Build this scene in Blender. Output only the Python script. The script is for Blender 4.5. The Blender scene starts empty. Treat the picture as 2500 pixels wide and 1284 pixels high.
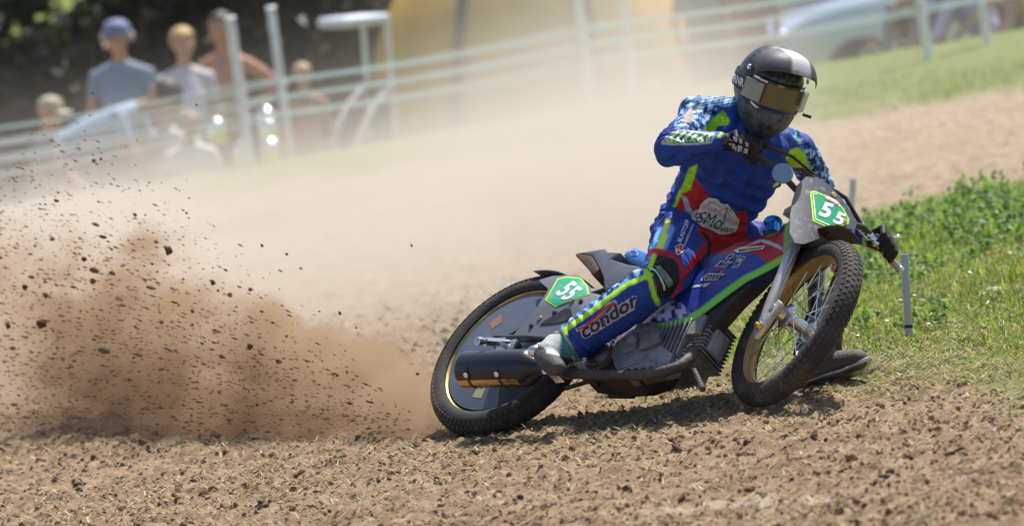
# Grass-track motorcycle racer sliding on a dusty field, spectators behind a tape fence.
import bpy, bmesh, math, random
import numpy as np
from mathutils import Vector, Matrix
from mathutils.bvhtree import BVHTree
from mathutils.geometry import tessellate_polygon

rnd = random.Random(5)
rng = np.random.default_rng(5)
scene = bpy.context.scene
COL = scene.collection

# ------------------------------------------------------------------ camera, world, sun, exposure
FPX = 200 / 36 * 2500                      # focal length in photo pixels (200 mm on a 36 mm sensor)
CAM_H, PITCH, ROLL = 2.2, math.radians(4.7), math.radians(5.0)
FW = np.array([0, math.cos(PITCH), -math.sin(PITCH)])
_R0 = np.array([1.0, 0, 0]); _U0 = np.array([0, math.sin(PITCH), math.cos(PITCH)])
RT = _R0 * math.cos(ROLL) - _U0 * math.sin(ROLL)
UP = _U0 * math.cos(ROLL) + _R0 * math.sin(ROLL)
CP = np.array([0, 0, CAM_H])

cam = bpy.data.cameras.new('camera'); cam_o = bpy.data.objects.new('camera', cam); COL.objects.link(cam_o)
cam_o.matrix_world = Matrix(((RT[0], UP[0], -FW[0], CP[0]), (RT[1], UP[1], -FW[1], CP[1]), (RT[2], UP[2], -FW[2], CP[2]), (0, 0, 0, 1)))
cam.lens, cam.sensor_width, cam.sensor_fit = 200, 36, 'HORIZONTAL'
cam.clip_start, cam.clip_end = 0.5, 4000
cam.dof.use_dof = True; cam.dof.focus_distance = 19.55; cam.dof.aperture_fstop = 3.4
scene.camera = cam_o

SUN = np.array([0.23, 0.38, 0.87]); SUN /= np.linalg.norm(SUN)
world = bpy.data.worlds.new('World'); scene.world = world; world.use_nodes = True
_nt = world.node_tree; _nt.nodes.clear()
_sky = _nt.nodes.new('ShaderNodeTexSky'); _sky.sky_type = 'NISHITA'; _sky.sun_disc = False
_sky.sun_elevation = math.asin(SUN[2]); _sky.sun_rotation = math.atan2(SUN[0], SUN[1])
_sky.dust_density = 1.5
_bg = _nt.nodes.new('ShaderNodeBackground'); _bg.inputs['Strength'].default_value = 0.10
_wo = _nt.nodes.new('ShaderNodeOutputWorld')
_nt.links.new(_sky.outputs[0], _bg.inputs[0]); _nt.links.new(_bg.outputs[0], _wo.inputs[0])
sl = bpy.data.lights.new('sun', 'SUN'); sl.energy = 4.6; sl.angle = math.radians(0.53); sl.color = (1.0, 0.955, 0.88)
sun_o = bpy.data.objects.new('sun', sl); COL.objects.link(sun_o)
sun_o.rotation_euler = Vector(SUN).to_track_quat('Z', 'Y').to_euler()
sun_o.location = (8, 12, 25)
scene.view_settings.view_transform = 'Standard'; scene.view_settings.look = 'None'
scene.view_settings.exposure = 0.58; scene.view_settings.gamma = 1.0
scene.render.engine = 'CYCLES'
cy = scene.cycles
cy.max_bounces = 8; cy.diffuse_bounces = 3; cy.glossy_bounces = 3; cy.transmission_bounces = 4
cy.transparent_max_bounces = 12; cy.volume_bounces = 2; cy.volume_step_rate = 1.5; cy.volume_max_steps = 256
cy.use_denoising = True; cy.sample_clamp_indirect = 6.0; cy.use_adaptive_sampling = False

# ------------------------------------------------------------------ geometry of the view (real points from photo pixels + distance)
def at(x, y, d):
    return CP + d * (FW + (x - 1250) / FPX * RT + (642 - y) / FPX * UP)
def ray(x, y):
    return FW + (x - 1250) / FPX * RT + (642 - y) / FPX * UP
def proj(P):
    q = np.atleast_2d(P) - CP; d = q @ FW
    return np.c_[1250 + FPX * (q @ RT) / d, 642 - FPX * (q @ UP) / d, d]

# ------------------------------------------------------------------ noise
def _hash(i, j, s):
    n = (i * 374761393 + j * 668265263 + s * 1442695041) & 0xFFFFFFFF
    n = ((n ^ (n >> 13)) * 1274126177) & 0xFFFFFFFF
    return ((n ^ (n >> 16)) & 0xFFFF) / 65535.0
def vnoise(x, y, s=0):
    x = np.asarray(x, float); y = np.asarray(y, float)
    i = np.floor(x).astype(np.int64); j = np.floor(y).astype(np.int64)
    u = x - i; v = y - j; u = u * u * (3 - 2 * u); v = v * v * (3 - 2 * v)
    a, b = _hash(i, j, s), _hash(i + 1, j, s); c, d = _hash(i, j + 1, s), _hash(i + 1, j + 1, s)
    return (a * (1 - u) + b * u) * (1 - v) + (c * (1 - u) + d * u) * v
def fbm(x, y, s=0, o=4):
    t = 0; a = .5
    for k in range(o):
        t = t + a * vnoise(x * 2 ** k, y * 2 ** k, s + k * 7); a *= .5
    return t
def vnoise3(p, s=0):
    z = p[:, 2]; k = np.floor(z).astype(np.int64); w = z - k; w = w * w * (3 - 2 * w)
    out = 0
    for dz in (0, 1):
        ss = (k + dz) * 131
        i = np.floor(p[:, 0]).astype(np.int64); j = np.floor(p[:, 1]).astype(np.int64)
        u = p[:, 0] - i; v = p[:, 1] - j; u = u * u * (3 - 2 * u); v = v * v * (3 - 2 * v)
        a, b = _hash(i, j, s + ss), _hash(i + 1, j, s + ss); c, d = _hash(i, j + 1, s + ss), _hash(i + 1, j + 1, s + ss)
        out = out + ((a * (1 - u) + b * u) * (1 - v) + (c * (1 - u) + d * u) * v) * (w if dz else 1 - w)
    return out

# ------------------------------------------------------------------ mesh helpers
def unit(v):
    v = np.asarray(v, float); return v / (np.linalg.norm(v) + 1e-12)
def frame_of(d, hint=(0, 0, 1)):
    d = unit(d); h = np.asarray(hint, float)
    if abs(d @ unit(h)) > .95: h = np.array([1.0, 0, 0])
    a = unit(np.cross(h, d)); return a, np.cross(d, a)
class MB:
    def __init__(s): s.v = []; s.f = []; s.m = []; s.n = 0
    def add(s, v, f, m=0):
        v = np.asarray(v, float).reshape(-1, 3); s.v.append(v)
        for q in f: s.f.append(tuple(int(i) + s.n for i in q)); s.m.append(m)
        s.n += len(v)
    def rings(s, R, m=0, caps=True, closed=False):
        k = len(R[0]); V = np.concatenate(R); F = []
        nr = len(R)
        for a in range(nr if closed else nr - 1):
            b = (a + 1) % nr
            for i in range(k):
                j = (i + 1) % k; F.append((a * k + i, a * k + j, b * k + j, b * k + i))
        if caps and not closed:
            F.append(tuple(range(k - 1, -1, -1))); F.append(tuple((nr - 1) * k + i for i in range(k)))
        s.add(V, F, m)
    def tube(s, P, r, n=10, m=0, caps=True, hint=(0, 0, 1), flat=1.0):
        P = [np.asarray(p, float) for p in P]
        r = [r] * len(P) if np.isscalar(r) else r
        R = []; pa = None
        for i, p in enumerate(P):
            d = unit(P[min(i + 1, len(P) - 1)] - P[max(i - 1, 0)])
            if pa is None: a, b = frame_of(d, hint)
            else: a = unit(pa - (pa @ d) * d); b = np.cross(d, a)
            pa = a; t = np.arange(n) / n * 2 * math.pi
            R.append(p + r[i] * (np.cos(t)[:, None] * a + flat * np.sin(t)[:, None] * b))
        s.rings(R, m, caps)
    def lathe(s, prof, o, ax, n=24, m=0, hint=(0, 0, 1), closed=False, arc=None):
        a, b = frame_of(ax, hint); d = unit(ax); o = np.asarray(o, float); R = []
        t = np.arange(n) / n * 2 * math.pi; cs = np.cos(t)[:, None] * a + np.sin(t)[:, None] * b
        for r, h in prof: R.append(o + max(r, 1e-5) * cs + h * d)
        s.rings(R, m, True, closed)
    def box(s, c, h, R=None, m=0):
        c = np.asarray(c, float); R = np.eye(3) if R is None else R
        v = [c + np.array([x * h[0], y * h[1], z * h[2]]) @ R for x in (-1, 1) for y in (-1, 1) for z in (-1, 1)]
        s.add(v, [(0, 1, 3, 2), (4, 6, 7, 5), (0, 4, 5, 1), (2, 3, 7, 6), (0, 2, 6, 4), (1, 5, 7, 3)], m)
    def prism(s, poly, off, m=0):
        P = np.asarray(poly, float); k = len(P); off = np.asarray(off, float)
        F = [tuple(range(k)), tuple(range(2 * k - 1, k - 1, -1))]
        for i in range(k):
            j = (i + 1) % k; F.append((j, i, i + k, j + k))
        s.add(np.concatenate([P, P + off]), F, m)
    def ball(s, c, r, m=0, n=12, R=None):
        r = np.array([r] * 3 if np.isscalar(r) else r, float); R = np.eye(3) if R is None else R
        L = []
        for k in range(n // 2 + 1):
            ph = math.pi * k / (n // 2); t = np.arange(n) / n * 2 * math.pi
            q = np.c_[max(math.sin(ph), 1e-4) * np.cos(t), max(math.sin(ph), 1e-4) * np.sin(t), np.full(n, -math.cos(ph))] * r
            L.append(np.asarray(c, float) + q @ R)
        s.rings(L, m)
    def verts(s): return np.concatenate(s.v) if s.v else np.zeros((0, 3))
    def build(s, name, mats, parent=None, sharp=38, bevel=0, seg=2, shift=None, M=None):
        V = s.verts().copy()
        if M is not None: V = V @ np.array(M[0]).T + np.array(M[1])
        if shift is not None: V = V + np.asarray(shift)
        return mk(name, V, s.f, mats, s.m, parent, sharp, bevel, seg)
def mk(name, V, F, mats, mi=None, parent=None, sharp=38, bevel=0, seg=2, normals=True):
    me = bpy.data.meshes.new(name); me.from_pydata(np.asarray(V).tolist(), [], F)
    for m in (mats if isinstance(mats, (list, tuple)) else [mats]): me.materials.append(m)
    if mi is not None and len(set(mi)) > 1: me.polygons.foreach_set('material_index', mi)
    if bevel or normals:
        bm = bmesh.new(); bm.from_mesh(me)
        if normals: bmesh.ops.recalc_face_normals(bm, faces=bm.faces)
        if bevel:
            E = [e for e in bm.edges if len(e.link_faces) == 2 and e.calc_face_angle(0) > .6]
            bmesh.ops.bevel(bm, geom=E, offset=bevel, segments=seg, profile=.5, affect='EDGES', clamp_overlap=True)
        bm.to_mesh(me); bm.free()
    if sharp:
        me.polygons.foreach_set('use_smooth', [True] * len(me.polygons)); me.set_sharp_from_angle(angle=math.radians(sharp))
    o = bpy.data.objects.new(name, me); COL.objects.link(o)
    if parent is not None: o.parent = parent
    return o
def fast_mesh(name, V, F, k, mat, smooth=False):
    """big meshes of equal-sized faces (k corners) straight from arrays"""
    me = bpy.data.meshes.new(name); V = np.asarray(V, np.float32); F = np.asarray(F, np.int32)
    me.vertices.add(len(V)); me.vertices.foreach_set('co', V.ravel())
    me.loops.add(F.size); me.loops.foreach_set('vertex_index', F.ravel())
    me.polygons.add(len(F)); me.polygons.foreach_set('loop_start', np.arange(len(F), dtype=np.int32) * k)
    me.polygons.foreach_set('use_smooth', np.full(len(F), smooth))
    me.materials.append(mat); me.update(calc_edges=True); me.validate()
    o = bpy.data.objects.new(name, me); COL.objects.link(o); return o
def set_col(o, col, name='Col'):
    a = o.data.color_attributes.new(name, 'FLOAT_COLOR', 'POINT')
    c = np.ones((len(o.data.vertices), 4), np.float32); col = np.asarray(col); c[:, :col.shape[1]] = col
    a.data.foreach_set('color', c.ravel())
def tag(o, label=None, cat=None, group=None, kind=None):
    if label: o['label'] = label
    if cat: o['category'] = cat
    if group: o['group'] = group
    if kind: o['kind'] = kind
    return o
def empty(name, M):
    o = bpy.data.objects.new(name, None); COL.objects.link(o); o.empty_display_size = .1
    o.matrix_world = M if isinstance(M, Matrix) else Matrix.Translation(M); return o

# ------------------------------------------------------------------ materials
def mat(name, col=(.5, .5, .5), rough=.5, metal=0, dirt=0, dirt_col=(.16, .105, .065), dscale=9, bump=0, bscale=60,
        vcol=None, vary=0, coat=0, spec=.5, trans=0, sheen=0, alpha=1, dthr=.5, aniso_bump=None):
    m = bpy.data.materials.new(name); m.use_nodes = True; nt = m.node_tree; N = nt.nodes; L = nt.links
    b = N['Principled BSDF']; b.inputs['Roughness'].default_value = rough; b.inputs['Metallic'].default_value = metal
    b.inputs['Specular IOR Level'].default_value = spec; b.inputs['Coat Weight'].default_value = coat
    b.inputs['Transmission Weight'].default_value = trans; b.inputs['Sheen Weight'].default_value = sheen
    b.inputs['Alpha'].default_value = alpha
    tc = N.new('ShaderNodeTexCoord'); base = None
    if vcol:
        a = N.new('ShaderNodeAttribute'); a.attribute_name = vcol; base = a.outputs['Color']
    else:
        r = N.new('ShaderNodeRGB'); r.outputs[0].default_value = (*col, 1); base = r.outputs[0]
    if vary:
        n = N.new('ShaderNodeTexNoise'); n.inputs['Scale'].default_value = dscale * 2.3; n.inputs['Detail'].default_value = 5
        L.new(tc.outputs['Object'], n.inputs['Vector'])
        mr = N.new('ShaderNodeMapRange'); mr.inputs[1].default_value = .3; mr.inputs[2].default_value = .7
        mr.inputs[3].default_value = 1 - vary; mr.inputs[4].default_value = 1 + vary; L.new(n.outputs[0], mr.inputs[0])
        mx = N.new('ShaderNodeMix'); mx.data_type = 'RGBA'; mx.blend_type = 'MULTIPLY'; mx.inputs[0].default_value = 1
        L.new(base, mx.inputs[6]); L.new(mr.outputs[0], mx.inputs[7]); base = mx.outputs[2]
    if dirt:
        n = N.new('ShaderNodeTexNoise'); n.inputs['Scale'].default_value = dscale; n.inputs['Detail'].default_value = 9; n.inputs['Roughness'].default_value = .68
        L.new(tc.outputs['Object'], n.inputs['Vector'])
        mr = N.new('ShaderNodeMapRange'); mr.inputs[1].default_value = dthr; mr.inputs[2].default_value = dthr + .16
        mr.inputs[3].default_value = 0; mr.inputs[4].default_value = dirt; L.new(n.outputs[0], mr.inputs[0])
        mx = N.new('ShaderNodeMix'); mx.data_type = 'RGBA'; L.new(mr.outputs[0], mx.inputs[0])
        L.new(base, mx.inputs[6]); mx.inputs[7].default_value = (*dirt_col, 1); base = mx.outputs[2]
        rr = N.new('ShaderNodeMapRange'); rr.inputs[3].default_value = rough; rr.inputs[4].default_value = max(rough, .85)
        L.new(mr.outputs[0], rr.inputs[0]); L.new(rr.outputs[0], b.inputs['Roughness'])
        if metal:
            rm = N.new('ShaderNodeMapRange'); rm.inputs[3].default_value = metal; rm.inputs[4].default_value = 0
            L.new(mr.outputs[0], rm.inputs[0]); L.new(rm.outputs[0], b.inputs['Metallic'])
    L.new(base, b.inputs['Base Color'])
    if bump:
        n = N.new('ShaderNodeTexNoise'); n.inputs['Scale'].default_value = bscale; n.inputs['Detail'].default_value = 5
        L.new(tc.outputs['Object'], n.inputs['Vector'])
        bp = N.new('ShaderNodeBump'); bp.inputs['Strength'].default_value = bump; bp.inputs['Distance'].default_value = .01
        L.new(n.outputs[0], bp.inputs['Height']); L.new(bp.outputs[0], b.inputs['Normal'])
    return m
# ------------------------------------------------------------------ ground: one sheet, tilled race-track soil rising to the right
def g_base(x, y):
    t = np.clip((np.asarray(y) - 38.9) / 2.6, 0, 1)                       # the field drops away behind the fence
    return 1.05 * np.tanh(np.asarray(x) * .0875 / 1.05) - .004 - .85 * t * t * (3 - 2 * t)
def px_ground(x, y):
    r = ray(x, y); t = 20.0
    for _ in range(40):
        P = CP + t * r; t += (P[2] - g_base(P[0], P[1])) / -r[2] * .7
    return CP + t * r
def inside(poly, X, Y):
    X = np.asarray(X); Y = np.asarray(Y); r = np.zeros(X.shape, bool); n = len(poly)
    for i in range(n):
        (x0, y0), (x1, y1) = poly[i][:2], poly[(i + 1) % n][:2]
        with np.errstate(divide='ignore', invalid='ignore'):
            c = ((y0 > Y) != (y1 > Y)) & (X < (x1 - x0) * (Y - y0) / (y1 - y0 + 1e-12) + x0)
        r ^= c
    return r
def g_px(pts): return [tuple(px_ground(*p)[:2]) for p in pts]
INFIELD = g_px([(1480, 945), (1620, 925), (1780, 900), (1900, 908), (2130, 908), (2330, 925), (2520, 945), (2900, 1010), (3300, 420), (2700, 405), (2500, 425), (2300, 465), (2130, 515), (1950, 600), (1780, 700), (1620, 820)])
FARLINE = [px_ground(-600, 560), px_ground(400, 470), px_ground(1200, 380), px_ground(2000, 285), px_ground(2500, 222), px_ground(2900, 170)]
def seg_dist(poly, X, Y):
    d = np.full(np.shape(X), 1e9)
    for i in range(len(poly)):
        ax, ay = poly[i]; bx, by = poly[(i + 1) % len(poly)]; vx, vy = bx - ax, by - ay
        t = np.clip(((X - ax) * vx + (Y - ay) * vy) / (vx * vx + vy * vy), 0, 1)
        d = np.minimum(d, np.hypot(X - ax - t * vx, Y - ay - t * vy))
    return d
def grass_mask(X, Y):
    """0 soil .. 1 turf, signed distance to the infield edge softened by noise; the field beyond the track too"""
    d = seg_dist(INFIELD, X, Y); s = np.where(inside(INFIELD, X, Y), d, -d)
    w = fbm(X * 3, Y * 1.2, 3) - .47
    g = np.clip((s + w * .9) / .45 + .45, 0, 1)
    fx = np.array([p[0] for p in FARLINE]); fy = np.array([p[1] for p in FARLINE])
    line = np.interp(X, fx, fy, left=fy[0], right=fy[-1])
    g2 = np.clip((Y - line + w * 3) / 1.6 + .3, 0, 1)
    return np.maximum(g, g2)
def straw_mask(X, Y):
    """the strip of torn-up dry turf that lies under and in front of the bike"""
    return np.clip(1 - np.abs(Y - 19.4 + .12 * X) / 1.0, 0, 1) ** .7 * np.clip(.35 + 1.3 * (fbm(X * 2.2, Y * .8, 31) - .3), 0, 1)
PALE = [px_ground(*p)[:2] for p in [(1590, 1240), (1790, 1225), (1900, 1212), (2040, 1205), (2130, 1192), (2200, 1195)]]
def pale_mask(X, Y):
    d = np.full(np.shape(X), 9.0)
    for a, b in zip(PALE[:-1], PALE[1:]): d = np.minimum(d, seg_dist([tuple(a), tuple(b)], X, Y))
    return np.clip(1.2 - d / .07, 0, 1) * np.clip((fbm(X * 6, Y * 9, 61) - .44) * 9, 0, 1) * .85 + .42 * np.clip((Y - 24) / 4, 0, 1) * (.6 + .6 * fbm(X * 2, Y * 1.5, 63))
def g_noise(X, Y):
    g = grass_mask(X, Y)
    big = (fbm(X * 1.1, Y * .7, 11, 3) - .45) * .05
    rut = (fbm(X * .8, Y * 5, 12, 2) - .4) * .03
    mid = (fbm(X * 9, Y * 9, 13, 3) - .45) * .030
    c = fbm(X * 26, Y * 26, 17, 3); fine = np.maximum(c - .42, 0) * .075
    fade = np.clip((60 - Y) / 30, .15, 1)
    near = np.exp(-(((X - .3) / 1.1) ** 2 + ((Y - 19.5) / .8) ** 2))       # flat where the wheels run
    return ((big + rut) * (1 - near) + (mid + fine) * (1 - .6 * g)) * fade - .012
def gz(x, y): return g_base(x, y) + g_noise(np.asarray(x, float), np.asarray(y, float))

def axis(segs):
    out = [segs[0][0]]
    for a, b, st in segs:
        n = max(1, int(round((b - a) / st))); out += list(a + (b - a) * np.arange(1, n + 1) / n)
    return np.array(out)
gx = axis([(-1500, -200, 325), (-200, -30, 24), (-30, -8, 1.6), (-8, -3.2, .1), (-3.2, 3.6, .0145), (3.6, 8, .1), (8, 30, 1.6), (30, 200, 24), (200, 1500, 325)])
gy = axis([(-60, 10, 7), (10, 15.4, .4), (15.4, 21.5, .0175), (21.5, 26, .04), (26, 42, .1), (42, 60, .5), (60, 100, 4), (100, 400, 50), (400, 3000, 650)])
GX, GY = np.meshgrid(gx, gy); _sh = GX.shape
GZ = gz(GX.ravel(), GY.ravel()).reshape(_sh)
_i = np.arange(_sh[0] * _sh[1]).reshape(_sh)
_F = np.stack([_i[:-1, :-1], _i[:-1, 1:], _i[1:, 1:], _i[1:, :-1]], -1).reshape(-1, 4)
def ground_mat():
    m = bpy.data.materials.new('soil_and_turf'); m.use_nodes = True; nt = m.node_tree; N = nt.nodes; L = nt.links
    b = N['Principled BSDF']; b.inputs['Roughness'].default_value = .95; b.inputs['Specular IOR Level'].default_value = .15
    a = N.new('ShaderNodeAttribute'); a.attribute_name = 'Col'; sep = N.new('ShaderNodeSeparateColor'); L.new(a.outputs['Color'], sep.inputs[0])
    tc = N.new('ShaderNodeTexCoord')
    def noise(sc, det=6, ro=.6, vec=None):
        n = N.new('ShaderNodeTexNoise'); n.inputs['Scale'].default_value = sc; n.inputs['Detail'].default_value = det; n.inputs['Roughness'].default_value = ro
        L.new(vec or tc.outputs['Object'], n.inputs['Vector']); return n.outputs[0]
    def ramp(fac, stops):
        r = N.new('ShaderNodeValToRGB'); e = r.color_ramp.elements
        while len(e) < len(stops): e.new(.5)
        for k, (p, c) in enumerate(stops): e[k].position = p; e[k].color = (*c, 1)
        L.new(fac, r.inputs[0]); return r.outputs[0]
    def mix(f, c1, c2):
        x = N.new('ShaderNodeMix'); x.data_type = 'RGBA'; L.new(f, x.inputs[0]); L.new(c1, x.inputs[6]); L.new(c2, x.inputs[7]); return x.outputs[2]
    soil = ramp(noise(9, 12, .78), [(.28, (.072, .048, .029)), (.42, (.18, .122, .074)), (.55, (.285, .202, .128)), (.7, (.40, .305, .205))])
    mp = N.new('ShaderNodeMapping'); mp.inputs['Scale'].default_value = (22, 60, 30); mp.inputs['Rotation'].default_value = (0, 0, .15); L.new(tc.outputs['Object'], mp.inputs[0])
    fl = noise(1.6, 4, .6, mp.outputs[0])
    straw = ramp(noise(30, 4), [(.3, (.22, .16, .085)), (.7, (.42, .34, .20))])
    turf = ramp(noise(11, 8, .7), [(.3, (.08, .11, .022)), (.5, (.14, .185, .04)), (.7, (.24, .25, .085))])
    fm = N.new('ShaderNodeMapRange'); fm.inputs[1].default_value = .52; fm.inputs[2].default_value = .64; L.new(fl, fm.inputs[0])
    fs = N.new('ShaderNodeMath'); fs.operation = 'MULTIPLY'; L.new(fm.outputs[0], fs.inputs[0])
    f2 = N.new('ShaderNodeMath'); f2.operation = 'MULTIPLY_ADD'; f2.inputs[1].default_value = .75; f2.inputs[2].default_value = .15; L.new(sep.outputs[1], f2.inputs[0]); L.new(f2.outputs[0], fs.inputs[1])
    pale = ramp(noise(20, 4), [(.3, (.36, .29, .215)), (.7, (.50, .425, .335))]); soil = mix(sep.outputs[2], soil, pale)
    c = mix(fs.outputs[0], soil, straw); c = mix(sep.outputs[0], c, turf)
    L.new(c, b.inputs['Base Color'])
    bp = N.new('ShaderNodeBump'); bp.inputs['Strength'].default_value = .7; bp.inputs['Distance'].default_value = .012
    L.new(noise(70, 6, .7), bp.inputs['Height']); L.new(bp.outputs[0], b.inputs['Normal'])
    return m
ground = fast_mesh('ground', np.stack([GX, GY, GZ], -1).reshape(-1, 3), _F, 4, ground_mat(), True)
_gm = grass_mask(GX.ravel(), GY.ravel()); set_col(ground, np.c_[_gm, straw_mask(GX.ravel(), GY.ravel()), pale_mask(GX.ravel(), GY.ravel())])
tag(ground, kind='structure')

# ---- scattered stuff: points in the wedge the camera sees
def wedge(n, y0, y1, pw=1.0):
    y = y0 + (y1 - y0) * rng.random(n) ** pw; x = (rng.random(n) - .5) * y * .195 + y * .002
    return x, y
M_straw = mat('dry_straw', vcol='Col', rough=.7, spec=.3)
M_grass = mat('grass_blades', vcol='Col', rough=.5, spec=.4)
def add_translucent(m, f, gain):
    nt = m.node_tree; N = nt.nodes; L = nt.links; b = N['Principled BSDF']; o = N['Material Output']; src = b.inputs['Base Color'].links[0].from_socket
    t = N.new('ShaderNodeBsdfTranslucent'); g = N.new('ShaderNodeMix'); g.data_type = 'RGBA'; g.blend_type = 'MULTIPLY'; g.inputs[0].default_value = 1; g.inputs[7].default_value = gain
    L.new(src, g.inputs[6]); L.new(g.outputs[2], t.inputs[0]); x = N.new('ShaderNodeMixShader'); x.inputs[0].default_value = f
    L.new(b.outputs[0], x.inputs[1]); L.new(t.outputs[0], x.inputs[2]); L.new(x.outputs[0], o.inputs[0])
add_translucent(M_grass, .5, (1.25, 1.3, .7, 1)); add_translucent(M_straw, .3, (1.1, 1, .8, 1))
def blades(name, X, Y, h, w, lean, cols, mat_, zoff=-.006, bend=.5, comb=None):
    """curved three-sided blades: 5 points, 3 faces as triangles"""
    n = len(X); Z = gz(X, Y) + zoff; th = rng.random(n) * 2 * math.pi
    if comb is not None: th = np.where(rng.random(n) < comb, rng.normal(.12, .35, n) + math.pi * rng.integers(0, 2, n), th)
    d = np.c_[np.cos(th), np.sin(th), np.zeros(n)]; sd = np.c_[-np.sin(th), np.cos(th), np.zeros(n)]
    P = np.c_[X, Y, Z]; h = h[:, None]; w = w[:, None]; ln = lean[:, None]
    up = np.array([[0, 0, 1.0]])
    mid = P + h * .55 * (up * np.sqrt(np.maximum(1 - (ln * bend) ** 2, .02)) + d * ln * bend)
    tip = mid + h * .5 * (up * np.sqrt(np.maximum(1 - ln ** 2, .0)) + d * ln)
    V = np.stack([P - sd * w, P + sd * w, mid - sd * w * .8, mid + sd * w * .8, tip], 1).reshape(-1, 3)
    i = np.arange(n)[:, None] * 5
    F = np.concatenate([i + [0, 1, 3], i + [0, 3, 2], i + [2, 3, 4]], 1).reshape(-1, 3)
    o = fast_mesh(name, V, F, 3, mat_); set_col(o, np.repeat(cols, 5, 0)); return o
def pick(cols, n, jit=.18):
    c = np.asarray(cols)[rng.integers(0, len(cols), n)]; return c * (1 + (rng.random((n, 1)) - .5) * 2 * jit)
# turf of the infield and beyond
X, Y = wedge(300000, 17.0, 36, 1.6); k = rng.random(len(X)) < grass_mask(X, Y) ** 1.3 * np.where(Y < 27, 1, .5)
X, Y = X[k], Y[k]; n = len(X)
tall = np.clip(fbm(X * 1.3, Y * 1.0, 41, 3) * 2 - .45, 0, 1)
dist_in = seg_dist(INFIELD, X, Y); fringe = np.clip(dist_in / .5, .35, 1)
gr = blades('grass', X, Y, (.018 + .050 * rng.random(n) * (.25 + tall)) * fringe, .0014 + .0028 * rng.random(n), .30 + .68 * rng.random(n),
       np.where((rng.random(n) < .12 + .5 * (1 - fringe) + .25 * (fbm(X * 4, Y * 2, 45) > .55))[:, None], pick([(.42, .36, .19), (.34, .30, .13), (.5, .46, .3)], n), pick([(.15, .22, .035), (.21, .30, .05), (.28, .36, .08), (.11, .17, .03)], n, .3) * (.65 + .8 * fbm(X * 5, Y * 2.5, 44))[:, None]), M_grass)
tag(gr, 'short green grass of the infield beside the dirt track', 'grass', kind='stuff')
# broad-leaved weeds along the far edge of the infield
X, Y = [], []
for (px, py, s, c) in [(2180, 560, .22, 30), (2260, 520, .3, 45), (2350, 500, .32, 60), (2450, 500, .3, 70), (2420, 470, .25, 50), (2300, 560, .3, 35), (2480, 540, .3, 60), (2150, 640, .15, 20), (2230, 760, .10, 16), (2380, 620, .25, 16), (2140, 590, .15, 24), (2470, 450, .2, 40), (1690, 905, .10, 10)]:
    p = px_ground(px, py + 30)
    c = int(c * .7); X += list(p[0] + rng.normal(0, s, c)); Y += list(p[1] + rng.normal(0, s * 1.8, c))
V, F, Cc = [], [], []
for x, y in zip(X, Y):
    z = float(gz(x, y)); hgt = .045 + .06 * rng.random()
    for q in range(16):
        t = rng.random() * 6.28; e = .25 + 1.1 * rng.random(); ln = hgt * (.30 + .45 * rng.random()); wd = ln * (.12 + .16 * rng.random())
        d = np.array([math.cos(t) * math.cos(e), math.sin(t) * math.cos(e), math.sin(e)]); sd = np.array([-math.sin(t), math.cos(t), 0])
        p0 = np.array([x, y, z]) + rng.normal(0, .018, 3) * [1, 1, .2] + np.array([0, 0, hgt * .8 * rng.random()]); up = np.cross(sd, d)
        i0 = len(V); V += [p0, p0 + d * ln * .5 + sd * wd, p0 + d * ln * .5 - sd * wd + 0 * up, p0 + d * ln * .55 - up * wd * .35, p0 + d * ln - np.array([0, 0, ln * .2])]
        F += [(i0, i0 + 1, i0 + 3), (i0, i0 + 3, i0 + 2), (i0 + 1, i0 + 4, i0 + 3), (i0 + 3, i0 + 4, i0 + 2)]
        Cc += [np.array([(.10, .18, .04), (.15, .25, .06), (.20, .31, .085)][rng.integers(0, 3)]) * (.8 + .4 * rng.random())] * 5
wd = fast_mesh('weeds', V, F, 3, M_grass); set_col(wd, np.array(Cc)); tag(wd, 'clumps of broad-leaved green weeds along the infield edge', 'weeds', kind='stuff')
# straw and torn turf on the soil
X, Y = wedge(300000, 15.6, 24, 1.2); k = rng.random(len(X)) < (.24 + .60 * straw_mask(X, Y) + .35 * np.clip(grass_mask(X, Y + .25) * 2, 0, 1)) * np.where(fbm(X * 5, Y * 5, 51) > .43, 1, .35)
X, Y = X[k], Y[k]; n = len(X)
st = blades('straw', X, Y, .010 + .040 * rng.random(n) ** 2, .0012 + .0020 * rng.random(n), .93 + .065 * rng.random(n),
       pick([(.56, .46, .29), (.46, .36, .20), (.68, .60, .42), (.30, .23, .12), (.25, .25, .09), (.20, .13, .08), (.14, .09, .055)], n), M_straw, .003, .9, .75)
tag(st, 'dry straw and torn turf lying on the track', 'straw', kind='stuff')
# small daisies
X, Y = wedge(1500, 20.3, 30); k = grass_mask(X, Y) > .9; X, Y = X[k], Y[k]; n = len(X); Z = gz(X, Y) + .02 + .04 * rng.random(n)
t = np.arange(6) / 6 * 6.283; ring = np.c_[np.cos(t), np.sin(t), 0 * t] * .007
tilt = rng.normal(0, .5, (n, 2)); V = np.c_[X, Y, Z][:, None, :] + ring[None]; V[:, :, 2] += tilt[:, :1] * ring[None, :, 0] + (tilt[:, 1:] - .5) * ring[None, :, 1]
da = fast_mesh('daisies', V.reshape(-1, 3), (np.arange(n)[:, None] * 6 + np.arange(6)), 6, mat('petal_white', (.75, .75, .7), .8))
tag(da, 'tiny white daisies dotted over the infield grass', 'flowers', kind='stuff')
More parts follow.
